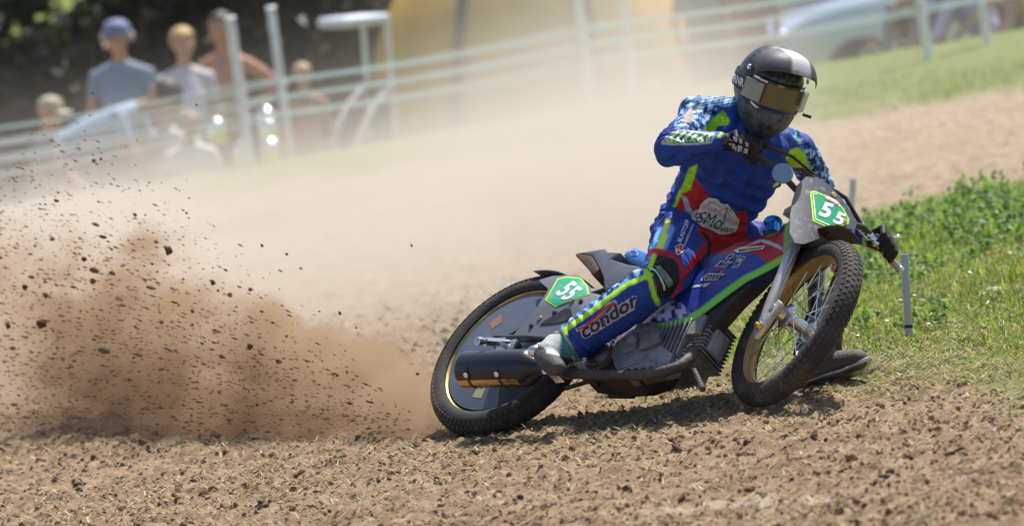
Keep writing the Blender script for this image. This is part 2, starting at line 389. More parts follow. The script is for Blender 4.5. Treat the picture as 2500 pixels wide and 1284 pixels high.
# crumbs and clods of earth
def lump_mesh(seed, sub=1, rough=.45):
    bm = bmesh.new(); bmesh.ops.create_icosphere(bm, subdivisions=sub, radius=1)
    r = np.random.default_rng(seed)
    for v in bm.verts: v.co *= 1 + (r.random() - .5) * 2 * rough * .7
    s = .65 + .6 * r.random(3)
    for v in bm.verts: v.co.x *= s[0]; v.co.y *= s[1]; v.co.z *= s[2]
    V = np.array([v.co[:] for v in bm.verts]); F = np.array([[v.index for v in f.verts] for f in bm.faces]); bm.free(); return V, F
LUMPS = [lump_mesh(s) for s in range(8)] ; LUMP0 = [lump_mesh(s + 50, 1) for s in range(4)]
def rand_rot(n):
    q = rng.normal(size=(n, 4)); q /= np.linalg.norm(q, axis=1)[:, None]; w, x, y, z = q.T
    return np.stack([1 - 2 * (y * y + z * z), 2 * (x * y - z * w), 2 * (x * z + y * w), 2 * (x * y + z * w), 1 - 2 * (x * x + z * z), 2 * (y * z - x * w), 2 * (x * z - y * w), 2 * (y * z + x * w), 1 - 2 * (x * x + y * y)], 1).reshape(-1, 3, 3)
def scatter_lumps(name, P, S, mat_):
    Vs, Fs, off = [], [], 0; w = rng.integers(0, len(LUMPS), len(P)); R = rand_rot(len(P))
    for k, (v, f) in enumerate(LUMPS):
        i = np.where(w == k)[0]
        if not len(i): continue
        V = np.einsum('vj,nij->nvi', v, R[i]) * S[i][:, None, None] + P[i][:, None, :]
        Vs.append(V.reshape(-1, 3)); Fs.append((f[None] + (np.arange(len(i)) * len(v))[:, None, None] + off).reshape(-1, 3)); off += len(i) * len(v)
    return fast_mesh(name, np.concatenate(Vs), np.concatenate(Fs), 3, mat_, False)
M_clod = mat('soil_clods', (.23, .16, .105), .95, vary=.45, dscale=14, bump=.5, bscale=140, spec=.1)
M_dark = mat('damp_soil', (.12, .078, .05), .9, vary=.35, dscale=20, bump=.5, bscale=160, spec=.2)
X, Y = wedge(20000, 15.6, 26, 1.3); k = rng.random(len(X)) < 1 - .9 * grass_mask(X, Y); X, Y = X[k], Y[k]
S = .003 + .006 * rng.random(len(X)) ** 2 + .010 * rng.random(len(X)) ** 12
tag(scatter_lumps('soil_crumbs', np.c_[X, Y, gz(X, Y) - S * .1], S, M_clod), 'crumbs and clods of brown earth over the track', 'soil', kind='stuff')
X, Y = wedge(1500, 15.6, 24, 1.2); k = grass_mask(X, Y) < .4; X, Y = X[k], Y[k]; S = .006 + .014 * rng.random(len(X)) ** 3
tag(scatter_lumps('damp_clods', np.c_[X, Y, gz(X, Y) + S * .0], S, M_dark), 'dark damp clods scattered over the track', 'soil', kind='stuff')
# ------------------------------------------------------------------ motorcycle: bike frame (x forward, y left, z up; origin rear hub) and steered fork frame
HR = np.array([-0.02722922, 20.03427467, 0.22391668]); HF = np.array([0.94262994, 19.17768487, 0.33517876])
BX = np.array([[0.7467634215, -0.6595493060, 0.0856685782], [0.5168473520, 0.4943678490, -0.6992379992], [0.4188301464, 0.5664429385, 0.7100621387]])
SX = np.array([[0.5466176697, -0.7815450507, 0.3010450844], [0.7388693645, 0.2807342077, -0.6127740634], [0.3942998146, 0.5572548413, 0.7307494085]])
RRW, RFW = .3445, .3227
BASE = HR - RRW * BX[2]
def bp(px, py, y):
    """bike coordinates of a photo point known to lie y metres left of the bike's middle plane"""
    r = ray(px, py); t = ((HR + y * BX[1] - CP) @ BX[1]) / (r @ BX[1]); return BX @ (CP + t * r - HR)
def sp(px, py, y):
    r = ray(px, py); t = ((HF + y * SX[1] - CP) @ SX[1]) / (r @ SX[1]); return SX @ (CP + t * r - HF)
def spx(px, py, x0, k):
    n = SX[0] + k * SX[2]; r = ray(px, py); t = ((HF - CP) @ n + x0) / (r @ n); return SX @ (CP + t * r - HF)
S2B = (BX @ SX.T, BX @ (HF - HR))                       # steer coords -> bike coords
def s2b(p): return S2B[0] @ np.asarray(p, float) + S2B[1]
def b2w(p): return HR + np.asarray(p) @ BX
def s2w(p): return HF + np.asarray(p) @ SX
bike = empty('motorcycle', Matrix(((BX[0][0], BX[1][0], BX[2][0], BASE[0]), (BX[0][1], BX[1][1], BX[2][1], BASE[1]), (BX[0][2], BX[1][2], BX[2][2], BASE[2]), (0, 0, 0, 1))))
tag(bike, 'muddy racing motorcycle number 55 leaned over in a slide', 'motorcycle')
SH = np.array([0, 0, RRW])
def bpart(mb, name, mats, parent=None, steer=False, **k):
    V = mb.verts()
    if steer: V = V @ S2B[0].T + S2B[1]
    o = mk(name, V + SH, mb.f, mats, mb.m, parent or bike, **k); return o

M_tyre = mat('tyre_rubber', (.022, .021, .021), .75, dirt=.55, dirt_col=(.10, .075, .055), dscale=7, bump=.3, bscale=120, dthr=.52)
M_tyre_f = mat('tyre_rubber_dusty', (.035, .03, .027), .8, dirt=.75, dirt_col=(.13, .095, .07), dscale=9, bump=.3, bscale=120, dthr=.46)
M_gold = mat('gold_rim', (.55, .36, .12), .38, 1, dirt=.6, dscale=6, dthr=.5)
M_goldf = mat('gold_rim_muddy', (.50, .33, .12), .5, .7, dirt=.6, dirt_col=(.2, .14, .085), dscale=5, dthr=.47)
M_disc = mat('blue_grey_disc', (.095, .108, .14), .28, 0, dirt=.35, dirt_col=(.25, .2, .15), dscale=5, coat=.4, dthr=.55)
M_grey = mat('grey_plastic', (.14, .145, .17), .38, dirt=.6, dirt_col=(.26, .20, .145), dscale=11, bump=.08, bscale=40, coat=.15, dthr=.56)
M_greyf = mat('grey_plastic_front', (.05, .053, .062), .45, dirt=.75, dirt_col=(.34, .30, .26), dscale=46, bump=.08, bscale=40, dthr=.555, coat=.2)  # pale dirt flecks double as speckled highlights painted into the colour
M_black = mat('black_parts', (.018, .018, .02), .5, dirt=.5, dirt_col=(.11, .075, .05), dscale=9)
M_carbon = mat('muddy_black_frame', (.02, .018, .017), .55, dirt=.8, dirt_col=(.085, .058, .04), dscale=5, bump=.15, dthr=.44)
M_alu = mat('cast_aluminium', (.30, .30, .31), .42, .35, dirt=.85, dirt_col=(.085, .068, .055), dscale=8, bump=.3, bscale=70, dthr=.43)
M_steel = mat('bright_steel', (.72, .72, .74), .25, 1, dirt=.4, dscale=14, dthr=.56)
M_forkm = mat('fork_steel', (.55, .54, .53), .35, .9, dirt=.75, dirt_col=(.23, .19, .14), dscale=9, dthr=.46)
M_sil = mat('silencer_black', (.03, .033, .045), .3, .35, dirt=.35, dirt_col=(.16, .13, .11), dscale=7, dthr=.56)
M_exh = mat('muddy_exhaust', (.06, .05, .048), .6, .3, dirt=.8, dirt_col=(.10, .075, .055), dscale=8, bump=.3, dthr=.42)
M_mud = mat('mud_caked_underside', (.13, .085, .055), .95, bump=.5, bscale=50, vary=.3)
M_tankblue = mat('tank_print', vcol='Col', rough=.35, dirt=.35, dirt_col=(.16, .12, .09), dscale=9, coat=.2, dthr=.58)
M_seat = mat('blue_seat', (.05, .22, .55), .5, dirt=.15)
M_white = mat('white_print', (.78, .78, .78), .45, dirt=.25, dscale=14, dthr=.6)
M_green = mat('green_plate', (.01, .30, .12), .4, dirt=.35, dirt_col=(.28, .33, .26), dscale=12, dthr=.56)
M_greenr = mat('green_plate_worn', (.04, .36, .20), .4, dirt=.55, dirt_col=(.35, .42, .34), dscale=12, dthr=.52)
M_neon = mat('neon_yellow_green', (.42, .78, .02), .55, dirt=.2, dscale=16, dthr=.58)
M_neong = mat('neon_green_edge', (.22, .70, .10), .5, dirt=.5, dirt_col=(.2, .2, .1), dscale=12, dthr=.5)
M_red = mat('red_print', (.50, .015, .02), .5)
M_navy = mat('navy_print', (.012, .016, .06), .5)
M_bolt = mat('gold_bolt', (.8, .5, .22), .3, 1)
M_bluean = mat('blue_anodised', (.02, .22, .62), .3, .7)
M_yel = mat('yellow_print', (.72, .62, .05), .5)
M_ltblue = mat('light_blue_disc', (.18, .30, .46), .45, dirt=.7, dirt_col=(.2, .13, .08), dscale=22, dthr=.56)

def wheel(prefix_M, R, tw, rear):
    """wheel in its own frame, axle along y; returns dict of builders"""
    out = {}
    t = MB(); r = tw
    prof = []
    for k in range(15):                                     # tyre section: side, shoulder, crown
        a = math.radians(-125 + 250 * k / 14)
        prof.append((R - r * 1.02 + r * math.cos(a) * 1.0, r * .96 * math.sin(a)))
    t.lathe(prof, (0, 0, 0), (0, 1, 0), 96, closed=True)
    nb = 84 if rear else 78
    for row, ph in enumerate(np.radians([-58, -35, -12, 12, 35, 58])):          # low tread blocks lying flush on the round section
        for k in range(nb):
            a = (k + .5 * (row % 2)) / nb * 2 * math.pi; e = np.array([math.cos(a), 0, math.sin(a)]); tn = np.array([-math.sin(a), 0, math.cos(a)]); Y_ = np.array([0, 1.0, 0])
            no = e * math.cos(ph) + Y_ * math.sin(ph); la = np.cross(tn, no); t.box(e * (R - r * 1.02) + no * (r - .0014), (.0030, r * .15, R * math.pi / nb * .62), np.array([no, la, tn]))
    out['tyre'] = t
    m = MB(); ri = R - tw * 1.62; w = tw * .62
    m.lathe([(ri, -w), (ri + .012, -w), (ri + .016, -w * .8), (ri + .006, -w * .55), (ri + .002, 0), (ri + .006, w * .55), (ri + .016, w * .8), (ri + .012, w), (ri, w), (ri - .012, w * .5), (ri - .016, 0), (ri - .012, -w * .5)], (0, 0, 0), (0, 1, 0), 96, closed=True)
    out['rim'] = m
    h = MB()
    h.lathe([(.012, -.085), (.026, -.082), (.028, -.06), (.046, -.05), (.046, -.042), (.024, -.03), (.024, .03), (.046, .042), (.046, .05), (.028, .06), (.026, .082), (.012, .085)], (0, 0, 0), (0, 1, 0), 28)
    out['hub'] = h; out['ri'] = ri
    return out
# rear wheel
W = wheel(None, RRW, .047, True)
rw = bpart(W['hub'], 'wheel', M_black); rw['label'] = 'rear wheel with blue-grey disc cover and gold rim'
bpart(W['tyre'], 'tyre', M_tyre, rw, sharp=30); bpart(W['rim'], 'rim', M_gold, rw)
d = MB(); d.lathe([(.03, -.047), (.08, -.046), (.16, -.040), (W['ri'] - .012, -.028), (W['ri'] - .012, -.025), (.03, -.04)], (0, 0, 0), (0, 1, 0), 80)
dc = bpart(d, 'disc_cover', M_disc, rw)
d = MB(); d.lathe([(.03, .047), (.16, .040), (W['ri'] - .012, .028), (W['ri'] - .012, .025), (.03, .04)], (0, 0, 0), (0, 1, 0), 80); bpart(d, 'disc_cover', M_disc, rw)
def disc_patch(name, r0, r1, a0, a1, m):
    q = MB(); n = 16; V = []; F = []
    yy = lambda r: -.047 + (r - .05) * .08 - .003 + max(0, r - .16) * .05
    for i in range(n + 1):
        a = math.radians(a0 + (a1 - a0) * i / n)
        for j in range(4):
            r = r0 + (r1 - r0) * j / 3; V.append((r * math.cos(a), yy(r), r * math.sin(a)))
    for i in range(n):
        for j in range(3): F.append((i * 4 + j, i * 4 + j + 1, i * 4 + j + 5, i * 4 + j + 4))
    q.add(V, F); return bpart(q, name, m, rw)
disc_patch('orange_sticker', .15, .20, 122, 138, mat('faded_orange', (.26, .14, .08), .5))
disc_patch('yellow_sticker', .16, .21, 250, 264, mat('pale_yellow', (.42, .40, .20), .5))
disc_patch('dark_window', .10, .27, 286, 325, M_black)
# front wheel: spokes with nothing behind them
W = wheel(None, RFW, .043, False)
fw = bpart(W['hub'], 'wheel', M_steel, steer=True); fw['label'] = 'front spoked wheel with muddy gold rim, turned into opposite lock'
bpart(W['tyre'], 'tyre', M_tyre_f, fw, steer=True, sharp=30); bpart(W['rim'], 'rim', M_goldf, fw, steer=True)
ns = 36
for k in range(ns):
    a = k / ns * 2 * math.pi; sd = 1 if k % 2 else -1; cr = .55 * (1 if (k // 2) % 2 else -1)
    p0 = (.043 * math.cos(a + cr * 1.6), sd * .046, .043 * math.sin(a + cr * 1.6)); p1 = (W['ri'] * math.cos(a), sd * .006, W['ri'] * math.sin(a))
    q = MB(); q.tube([p0, p1], .0017, 5); bpart(q, 'spoke', M_steel, fw, steer=True)
# brake disc and drum on the far side of the front wheel
# ---- leading-link fork
f = MB(); top = np.array([-.10, -.1, .50]); bot = sp(1860, 800, -.1)
for sgn in (-1, 1):
    f.tube([bot * [1, -sgn * -1 * -1, 1] if False else np.array([bot[0], sgn * .1, bot[2]]), np.array([bot[0] + .005, sgn * .1, bot[2] + .12]), np.array([-.02, sgn * .1, .294]), np.array([-.06, sgn * .095, .46])], [.019, .021, .022, .022], 14)
f.box((-.13, 0, .455), (.035, .115, .012)); f.box((-.045, 0, .35), (.03, .12, .01))
fork = bpart(f, 'fork', M_forkm, steer=True, sharp=40); 
for sgn in (-1, 1):
    q = MB(); P = [(bot[0] - .05, 0, bot[2] - .012), (bot[0] - .01, 0, bot[2] - .045), (.03, 0, -.028), (.05, 0, .0), (.02, 0, .026), (bot[0], 0, bot[2] + .035), (bot[0] - .045, 0, bot[2] + .03)]
    q.prism([(x, sgn * .098 - .009, z) for x, _, z in P], (0, .018, 0)); bpart(q, 'link_arm', M_forkm, fork, steer=True, bevel=.003)
    q = MB(); q.tube([(bot[0] - .05, sgn * .085, bot[2] + .02), (bot[0] - .05, sgn * .08, bot[2] + .19)], .017, 12); q.tube([(bot[0] - .052, sgn * .085, bot[2] + .0), (bot[0] - .05, sgn * .08, bot[2] + .21)], .009, 8)
    bpart(q, 'shock_absorber', M_black, fork, steer=True)
    q = MB(); q.lathe([(.016, 0), (.016, .012), (.007, .013), (.007, .022)], (bot[0], sgn * .108, bot[2]), (0, sgn, 0), 12); bpart(q, 'pivot_bolt', M_bolt, fork, steer=True)
q = MB(); q.lathe([(.009, -.11), (.013, -.11), (.013, -.095), (.009, -.095), (.009, .11)], (0, 0, 0), (0, 1, 0), 12); bpart(q, 'axle', M_steel, fork, steer=True)
# front mudguard: curved sheet hugging the wheel, muddy below
def arc_sheet(R, a0, a1, hw, th=.004, crown=.02, n=18, m=7, tip=.0):
    o, i = [], []; V = []; F = []
    for k in range(n + 1):
        a = math.radians(a0 + (a1 - a0) * k / n); wk = hw * (1 - tip * (1 - math.sin(math.pi * min(1, max(0, .12 + .76 * k / n)))))
        for j in range(m + 1):
            y = -wk + 2 * wk * j / m; rr = R - crown * (abs(y) / hw) ** 2.2
            V.append((rr * math.cos(a), y, rr * math.sin(a)))
    nv = len(V); V += [(x * (1 - th / R), y, z * (1 - th / R)) for x, y, z in V]
    for k in range(n):
        for j in range(m):
            q = k * (m + 1) + j; F.append((q, q + 1, q + m + 2, q + m + 1)); F.append((q + nv, q + m + 1 + nv, q + m + 2 + nv, q + 1 + nv))
    for k in range(n):
        for j in (0, m):
            q = k * (m + 1) + j; F.append((q, q + m + 1, q + m + 1 + nv, q + nv))
    for j in range(m):
        for k in (0, n):
            q = k * (m + 1) + j; F.append((q, q + 1, q + 1 + nv, q + nv))
    return V, F
q = MB(); q.add(*arc_sheet(RFW + .048, 68, 132, .066, crown=.02, tip=.35)); mg = bpart(q, 'front_mudguard', M_mud, steer=True, sharp=50)
# number shield
PX0, PK = .185, .45
def sh(px, py, dx=0):
    p = spx(px, py, PX0, PK); c = p.copy(); c[0] -= 1.2 * p[1] ** 2; return c + np.array([dx, 0, 0])
out = [(1957, 447), (1975, 428), (1998, 433), (2025, 452), (2055, 483), (2085, 521), (2098, 546), (2090, 560), (2060, 553), (2030, 568), (2000, 582), (1968, 593), (1950, 588), (1940, 562), (1942, 520), (1947, 485)]
q = MB(); cx, cyy = np.mean(out, 0)
V = [sh(cx, cyy)]; F = []
nr = 7; no = len(out)
for k in range(1, nr + 1):
    for (a, b) in out: V.append(sh(cx + (a - cx) * k / nr, cyy + (b - cyy) * k / nr))
for i in range(no): F.append((0, 1 + i, 1 + (i + 1) % no))
for k in range(nr - 1):
    for i in range(no): a = 1 + k * no; j = (i + 1) % no; F.append((a + i, a + no + i, a + no + j, a + j))
nv = len(V); V = [np.array(v) for v in V]; V += [v - np.array([.004, 0, 0]) for v in V]
F += [tuple(i + nv for i in reversed(x)) for x in F]
for i in range(no): a = 1 + (nr - 1) * no; j = (i + 1) % no; F.append((a + i, a + j, a + j + nv, a + i + nv))
q.add(V, F); shield = bpart(q, 'number_shield', M_greyf, steer=True, sharp=40)
# ---- handlebar
hb = MB()
BAR = [(-.19, -.41, .578), (-.195, -.395, .580), (-.175, -.30, .588), (-.165, -.20, .585), (-.15, -.11, .55), (-.14, 0, .525), (-.15, .11, .55), (-.19, .20, .605), (-.235, .29, .622), (-.25, .36, .602), (-.256, .425, .588)]
hb.tube(BAR, .0115, 12); hb.tube([BAR[3], (-.185, -.1, .655), (-.19, .1, .665), BAR[7]], .008, 8)
hbar = bpart(hb, 'handlebar', M_carbon, steer=True, sharp=50)
q = MB(); q.tube([BAR[8], BAR[9], BAR[10]], .0135, 12); bpart(q, 'bar_end', mat('scuffed_bar', (.45, .38, .33), .45, .6, dirt=.7, dscale=20), hbar, steer=True)
q = MB(); q.ball(BAR[10], .017); bpart(q, 'end_cap', M_steel, hbar, steer=True)
q = MB(); q.tube([BAR[0], BAR[1], BAR[2]], .0165, 12); bpart(q, 'grip', M_black, hbar, steer=True)
lv = [sp(1843, 352, -.27), sp(1875, 358, -.25), sp(1935, 383, -.16), sp(1995, 432, -.03)]
q = MB(); q.tube(lv, [.017, .012, .0075, .006], 8, flat=.6); q.box(lv[0], (.022, .03, .02), None); bpart(q, 'throttle_cable', M_carbon, hbar, steer=True)
q = MB(); a = sp(2112, 560, .26); b = sp(2148, 578, .30); c = sp(2175, 583, .36); e = sp(2192, 580, .42)
q.tube([a, b, c, e], [.009, .009, .008, .007], 8, flat=.6); q.ball(e, .012); bpart(q, 'clutch_lever', M_steel, hbar, steer=True)
q = MB()
for k in range(7):
    p = sp(2088 + k * 8, 540 + k * 8.5, .18 + k * .016); q.box(p, (.012, .012, .010), None)
bpart(q, 'lever_clamp', M_steel, hbar, steer=True, bevel=.002)
cc = sp(1911, 424, -.235); q = MB(); q.lathe([(.001, .008), (.034, .007), (.037, 0), (.034, -.007), (.001, -.008)], cc, unit(SX @ (-FW)) + np.array([.1, -.15, .25]), 28); bpart(q, 'cutout_disc', M_ltblue, hbar, steer=True, sharp=50)
# steering stem
q = MB(); q.tube([(-.13, 0, .30), (-.15, 0, .56)], .026, 14); bpart(q, 'steering_stem', M_black, steer=True)
# ---- frame spine (dark box below the tank), stays and cradle
def side(pts, y): return [bp(a, b, y) for a, b in pts]
q = MB(); P = side([(1925, 600), (1918, 660), (1866, 715), (1828, 749), (1794, 787), (1765, 820), (1740, 850), (1700, 850), (1640, 800), (1600, 800), (1560, 800), (1640, 770), (1700, 740), (1760, 690), (1840, 640), (1900, 590)], .0); P = [p + np.array([0, -.07, 0]) for p in P]
q.prism(P, (0, .07, 0)); fr = bpart(q, 'frame', M_carbon, bevel=.012, seg=3)
q = MB()
nk = bp(1935, 585, 0)
for sgn in (-1, 1):
    q.tube([(.0, sgn * .105, 0), (.18, sgn * .105, -.02), (.42, sgn * .08, -.05), (.60, sgn * .07, -.06)], .013, 10)
    q.tube([(.0, sgn * .075, .01), (.25, sgn * .07, .16), (.45, sgn * .06, .22), (.7, sgn * .05, .25)], .009, 10)
    q.tube([(.42, sgn * .06, -.05), (.5, sgn * .06, -.18), (.62, sgn * .05, -.2)], .012, 10)
bpart(q, 'frame_tubes', M_black, fr)
# ---- tank cover with printed side
TANK = [(1922, 528), (1918, 622), (1860, 655), (1815, 677), (1780, 702), (1740, 732), (1705, 759), (1680, 775), (1640, 788), (1600, 795), (1556, 803), (1543, 795), (1600, 742), (1660, 672), (1720, 618), (1790, 585), (1860, 570), (1886, 560), (1906, 542)]
def tank_side(y):
    from_px = side(TANK, -.105); return [np.array([p[0], y, p[2]]) for p in from_px]
def grid_poly(name, px, y, mat_, parent, colf, step=3.2, th=.05, bow=.02):
    """panel whose outer face is a fine grid (so that print can sit in its colours), with thickness towards the middle plane"""
    P = np.array(px, float); x0, y0 = P.min(0) - step; x1, y1 = P.max(0) + step
    bm = bmesh.new()
    vs = [bm.verts.new((a, b, 0)) for a, b in px]; fc = bm.faces.new(vs)
    for ax, lo, hi in ((0, x0, x1), (1, y0, y1)):
        for c in np.arange(lo, hi, step):
            no = (1, 0, 0) if ax == 0 else (0, 1, 0); co = (c, 0, 0) if ax == 0 else (0, c, 0)
            bmesh.ops.bisect_plane(bm, geom=bm.verts[:] + bm.edges[:] + bm.faces[:], plane_co=co, plane_no=no)
    bm.verts.index_update(); V2 = np.array([v.co[:2] for v in bm.verts]); F = [tuple(v.index for v in f.verts) for f in bm.faces]
    bd = [(e.verts[0].index, e.verts[1].index) for e in bm.edges if len(e.link_faces) == 1]; bm.free()
    d = seg_dist([tuple(p) for p in px], V2[:, 0], V2[:, 1])
    V = np.array([bp(a, b, y(a, b) if callable(y) else y) for a, b in V2]); V[:, 1] -= bow * (1 - np.exp(-d / 14.0)) - bow
    n = len(V); V3 = V.copy(); V3[:, 1] += th
    F2 = F + [(a, b, b + n, a + n) for a, b in bd]
    W1 = V.copy(); W1[:, 1] += .004; W2 = W1.copy(); W2[:, 1] += .0005
    F2 = F + [(a + o_, b + o_, b + o_ + n, a + o_ + n) for o_ in (0, n, 2 * n) for a, b in bd] + [tuple(i + 3 * n for i in reversed(f)) for f in F]
    c = colf(V2); AV = np.concatenate([V, W1, W2, V3]) + SH; AC = np.concatenate([c, c, c * 0 + NAVY, c * 0 + NAVY])
    used = np.unique(np.concatenate([np.array(f) for f in F2])); rm = np.full(len(AV), -1); rm[used] = np.arange(len(used))
    o = mk(name, AV[used], [tuple(rm[i] for i in f) for f in F2], mat_, None, parent, 50)
    set_col(o, AC[used]); return o
NAVY_, BLUE_ = 0, 0
NAVY, BLUE, REDC, NEONC = (.012, .02, .09), (.022, .045, .26), (.42, .012, .015), (.22, .62, .07)
def camo(P, a=.012):
    q = np.floor(P / a) * a
    n = vnoise3(q * [55, 55, 90] + 7, 3) * .6 + vnoise3(q * 140 + 3, 9) * .4
    pal = np.array([(.004, .006, .015), (.010, .03, .12), (.02, .09, .38), (.06, .24, .65), (.38, .60, .85)])
    return pal[np.clip(np.digitize(n, [.39, .46, .53, .59]), 0, 4)]
def tank_col(p):
    X, Y = p[:, 0], p[:, 1]; c = np.tile(BLUE, (len(p), 1))
    c[inside([(1740, 605), (1930, 520), (1930, 630), (1872, 640), (1850, 622), (1800, 612), (1760, 620)], X, Y)] = REDC
    c[inside([(1815, 600), (1855, 588), (1900, 605), (1912, 612), (1905, 600), (1870, 583), (1850, 580)], X, Y)] = (.5, .5, .55)
    c[inside([(1885, 528), (1930, 528), (1930, 555), (1900, 565)], X, Y)] = (.02, .02, .022)
    lo = inside([(1530, 810), (1530, 780), (1600, 735), (1660, 735), (1690, 772)], X, Y)
    c[lo] = camo(np.c_[X, Y, X * 0] * .0014)[lo] * [1.3, .8, .9] + [.05, .015, .03]
    low = [(1918, 622), (1860, 655), (1815, 677), (1780, 702), (1740, 732), (1705, 759), (1680, 775), (1640, 788), (1600, 795), (1556, 803)]
    dd = np.full(len(p), 1e9)
    for a, b in zip(low[:-1], low[1:]): dd = np.minimum(dd, seg_dist([a, b], X, Y))
    dd = np.minimum(dd, np.minimum(seg_dist([(1920, 530), (1916, 620)], X, Y) + 2, seg_dist([(1868, 566), (1892, 553)], X, Y) + 3))
    w = np.clip((9 - dd) / 3 + .5, 0, 1)[:, None]; return c * (1 - w) + np.array(NEONC) * w
tank = grid_poly('tank_cover', TANK, -.105, M_tankblue, bike, tank_col)
tank['label'] = 'blue and red printed tank cover with neon green edge'
q = MB(); c0 = bp(1887, 572, -.02); c1 = bp(1887, 541, -.02); dz = unit(c1 - c0); L_ = np.linalg.norm(c1 - c0)
q.lathe([(.024, 0), (.024, L_ * .7), (.030, L_ * .8), (.033, L_ * .95), (.026, L_ * 1.02), (.02, L_ * .8)], c0, dz, 24); bpart(q, 'filler_cap', M_bluean, tank)
# ---- seat and tail
TAIL = [(1407, 617), (1445, 624), (1463, 654), (1473, 679), (1476, 709), (1500, 700), (1540, 705), (1580, 690), (1600, 655), (1574, 651), (1531, 645), (1491, 632), (1516, 616), (1484, 614), (1476, 606)]
q = MB(); q.prism(side(TAIL, -.085), (0, .15, 0)); tail = bpart(q, 'tail_unit', M_grey, bevel=.006, seg=3)
q = MB(); V = side([(1407, 617), (1445, 624), (1464, 655)], -.083); 
q.prism([V[0], V[1], V[2], V[2] + [-.02, 0, -.03], V[1] + [-.03, .0, -.025], V[0] + [.0, 0, -.012]], (0, .11, 0)); bpart(q, 'tail_underside', M_mud, tail, bevel=.004)
SEAT = [(1518, 622), (1535, 606), (1550, 601), (1584, 616), (1620, 630), (1620, 660), (1574, 649), (1549, 642), (1529, 630)]
q = MB(); q.prism(side(SEAT, -.075), (0, .16, 0)); seat = bpart(q, 'seat', M_seat, tail, bevel=.012, seg=3)
# ---- rear mudguard: side panels and curved top
RMG = [(1316, 684), (1330, 679), (1348, 674), (1383, 672), (1417, 676), (1434, 688), (1456, 706), (1475, 722), (1500, 742), (1495, 785), (1440, 806), (1372, 836), (1311, 838), (1262, 834), (1252, 822), (1258, 812), (1286, 779), (1314, 746), (1336, 712), (1338, 704), (1326, 694)]
def one_col(c): return lambda p: np.tile(c, (len(p), 1))
RTOP = [(1316, 684), (1330, 679), (1348, 674), (1383, 672), (1417, 676), (1434, 688), (1456, 706), (1475, 722), (1500, 742)]
def rmg_y(a, b):
    dd = min(float(seg_dist([p, q_], np.array(a, float), np.array(b, float))) for p, q_ in zip(RTOP[:-1], RTOP[1:])); return -.058 - .040 * min(1, dd / 60) ** .65
rmg = grid_poly('rear_mudguard', RMG, rmg_y, M_grey, bike, one_col((.1, .1, .1)), 7, .006, 0)
q = MB(); Vl, Fl = [], []
P = np.array([bp(a, b, rmg_y(a, b)) for a, b in RMG]); P[:, 1] = .098; q.prism(P, (0, -.006, 0)); bpart(q, 'far_panel', M_grey, rmg)
q = MB(); Vm, Fm = arc_sheet(.3535, 58, 93, .056, crown=.012); q.add([(a, b, c) for a, b, c in Vm], Fm); bpart(q, 'mudguard_top', M_grey, rmg, sharp=50)
q = MB(); P = np.array(side([(1318, 792), (1330, 782), (1362, 763), (1380, 752), (1392, 752), (1396, 764), (1388, 780), (1360, 788)], -.1015)); q.prism(P, (0, .004, 0)); bpart(q, 'vent', M_black, rmg)
for a, b in ((1317, 777), (1397, 734), (1297, 795), (1418, 736), (1354, 763)):
    p = bp(a, b, rmg_y(a, b) - .002); q = MB(); q.lathe([(.001, .006), (.008, .005), (.010, 0)], p, (0, -1, 0), 10); bpart(q, 'bolt', M_bolt if a in (1317, 1397) else M_black, rmg)
# axle, chain adjuster, sprocket hardware
q = MB(); a0 = bp(1252, 838, -.1); a1 = bp(1165, 832, -.24)
q.tube([a0, a0 + (a1 - a0) * .45], .012, 10); q.tube([a0 + (a1 - a0) * .4, a0 + (a1 - a0) * .78], .016, 6); q.tube([a0 + (a1 - a0) * .8, a1], .011, 12); q.tube([a1 + (a0 - a1) * .12, a1], .015, 12)
ax = bpart(q, 'rear_axle', M_steel)
q = MB(); q.box(bp(1240, 850, -.12), (.05, .01, .012)); q.box(bp(1225, 838, -.13), (.018, .012, .018)); q.box(bp(1258, 846, -.125), (.012, .018, .02)); bpart(q, 'chain_adjuster', M_steel, ax, bevel=.003)
# ---- silencer and exhaust
s0, s1 = bp(1133, 902, -.19), bp(1302, 897, -.17); ds = unit(s1 - s0); Ls = np.linalg.norm(s1 - s0)
q = MB(); q.lathe([(.02, -.002), (.045, -.002), (.060, .004), (.0655, .016), (.0655, Ls - .02), (.058, Ls - .004), (.045, Ls + .01), (.03, Ls + .035), (.024, Ls + .06)], s0, ds, 40); sil = bpart(q, 'silencer', M_sil, sharp=50)
q = MB(); q.lathe([(.001, -.0035), (.02, -.0035), (.02, .03), (.001, .03)], s0, ds, 20); bpart(q, 'outlet', M_black, sil)
M_refl = mat('ground_reflection', (.62, .40, .2), .22, 1, dirt=.3, dscale=8)
a_, b_ = frame_of(ds, (0, 0, 1)); toc = -(FW @ BX.T); nrm_up = unit(np.array([0, 0, 1]) - ds * ds[2])
def sil_strip(name, a0, a1, h0, h1, rr, m, par):
    """curved strip on the silencer, angles about its axis from 'down' towards the right side"""
    q = MB(); dn = -nrm_up; rt_ = np.cross(ds, dn); rt_ = rt_ if rt_[1] < 0 else -rt_
    V = []; F = []; n = 10
    for i in range(n + 1):
        a = math.radians(a0 + (a1 - a0) * i / n); e = math.cos(a) * dn + math.sin(a) * rt_
        V += [s0 + e * rr + ds * h0, s0 + e * rr + ds * h1]
    for i in range(n): F.append((2 * i, 2 * i + 1, 2 * i + 3, 2 * i + 2))
    q.add(V, F); return bpart(q, name, m, par)
sil_strip('reflection_strip', -25, 18, .012, Ls - .03, .0672, M_refl, sil)  # gold reflection of the ground, painted along the silencer's underside
for h in (.06, .20): sil_strip('band', -60, 60, h, h + .012, .0685, M_black, sil)
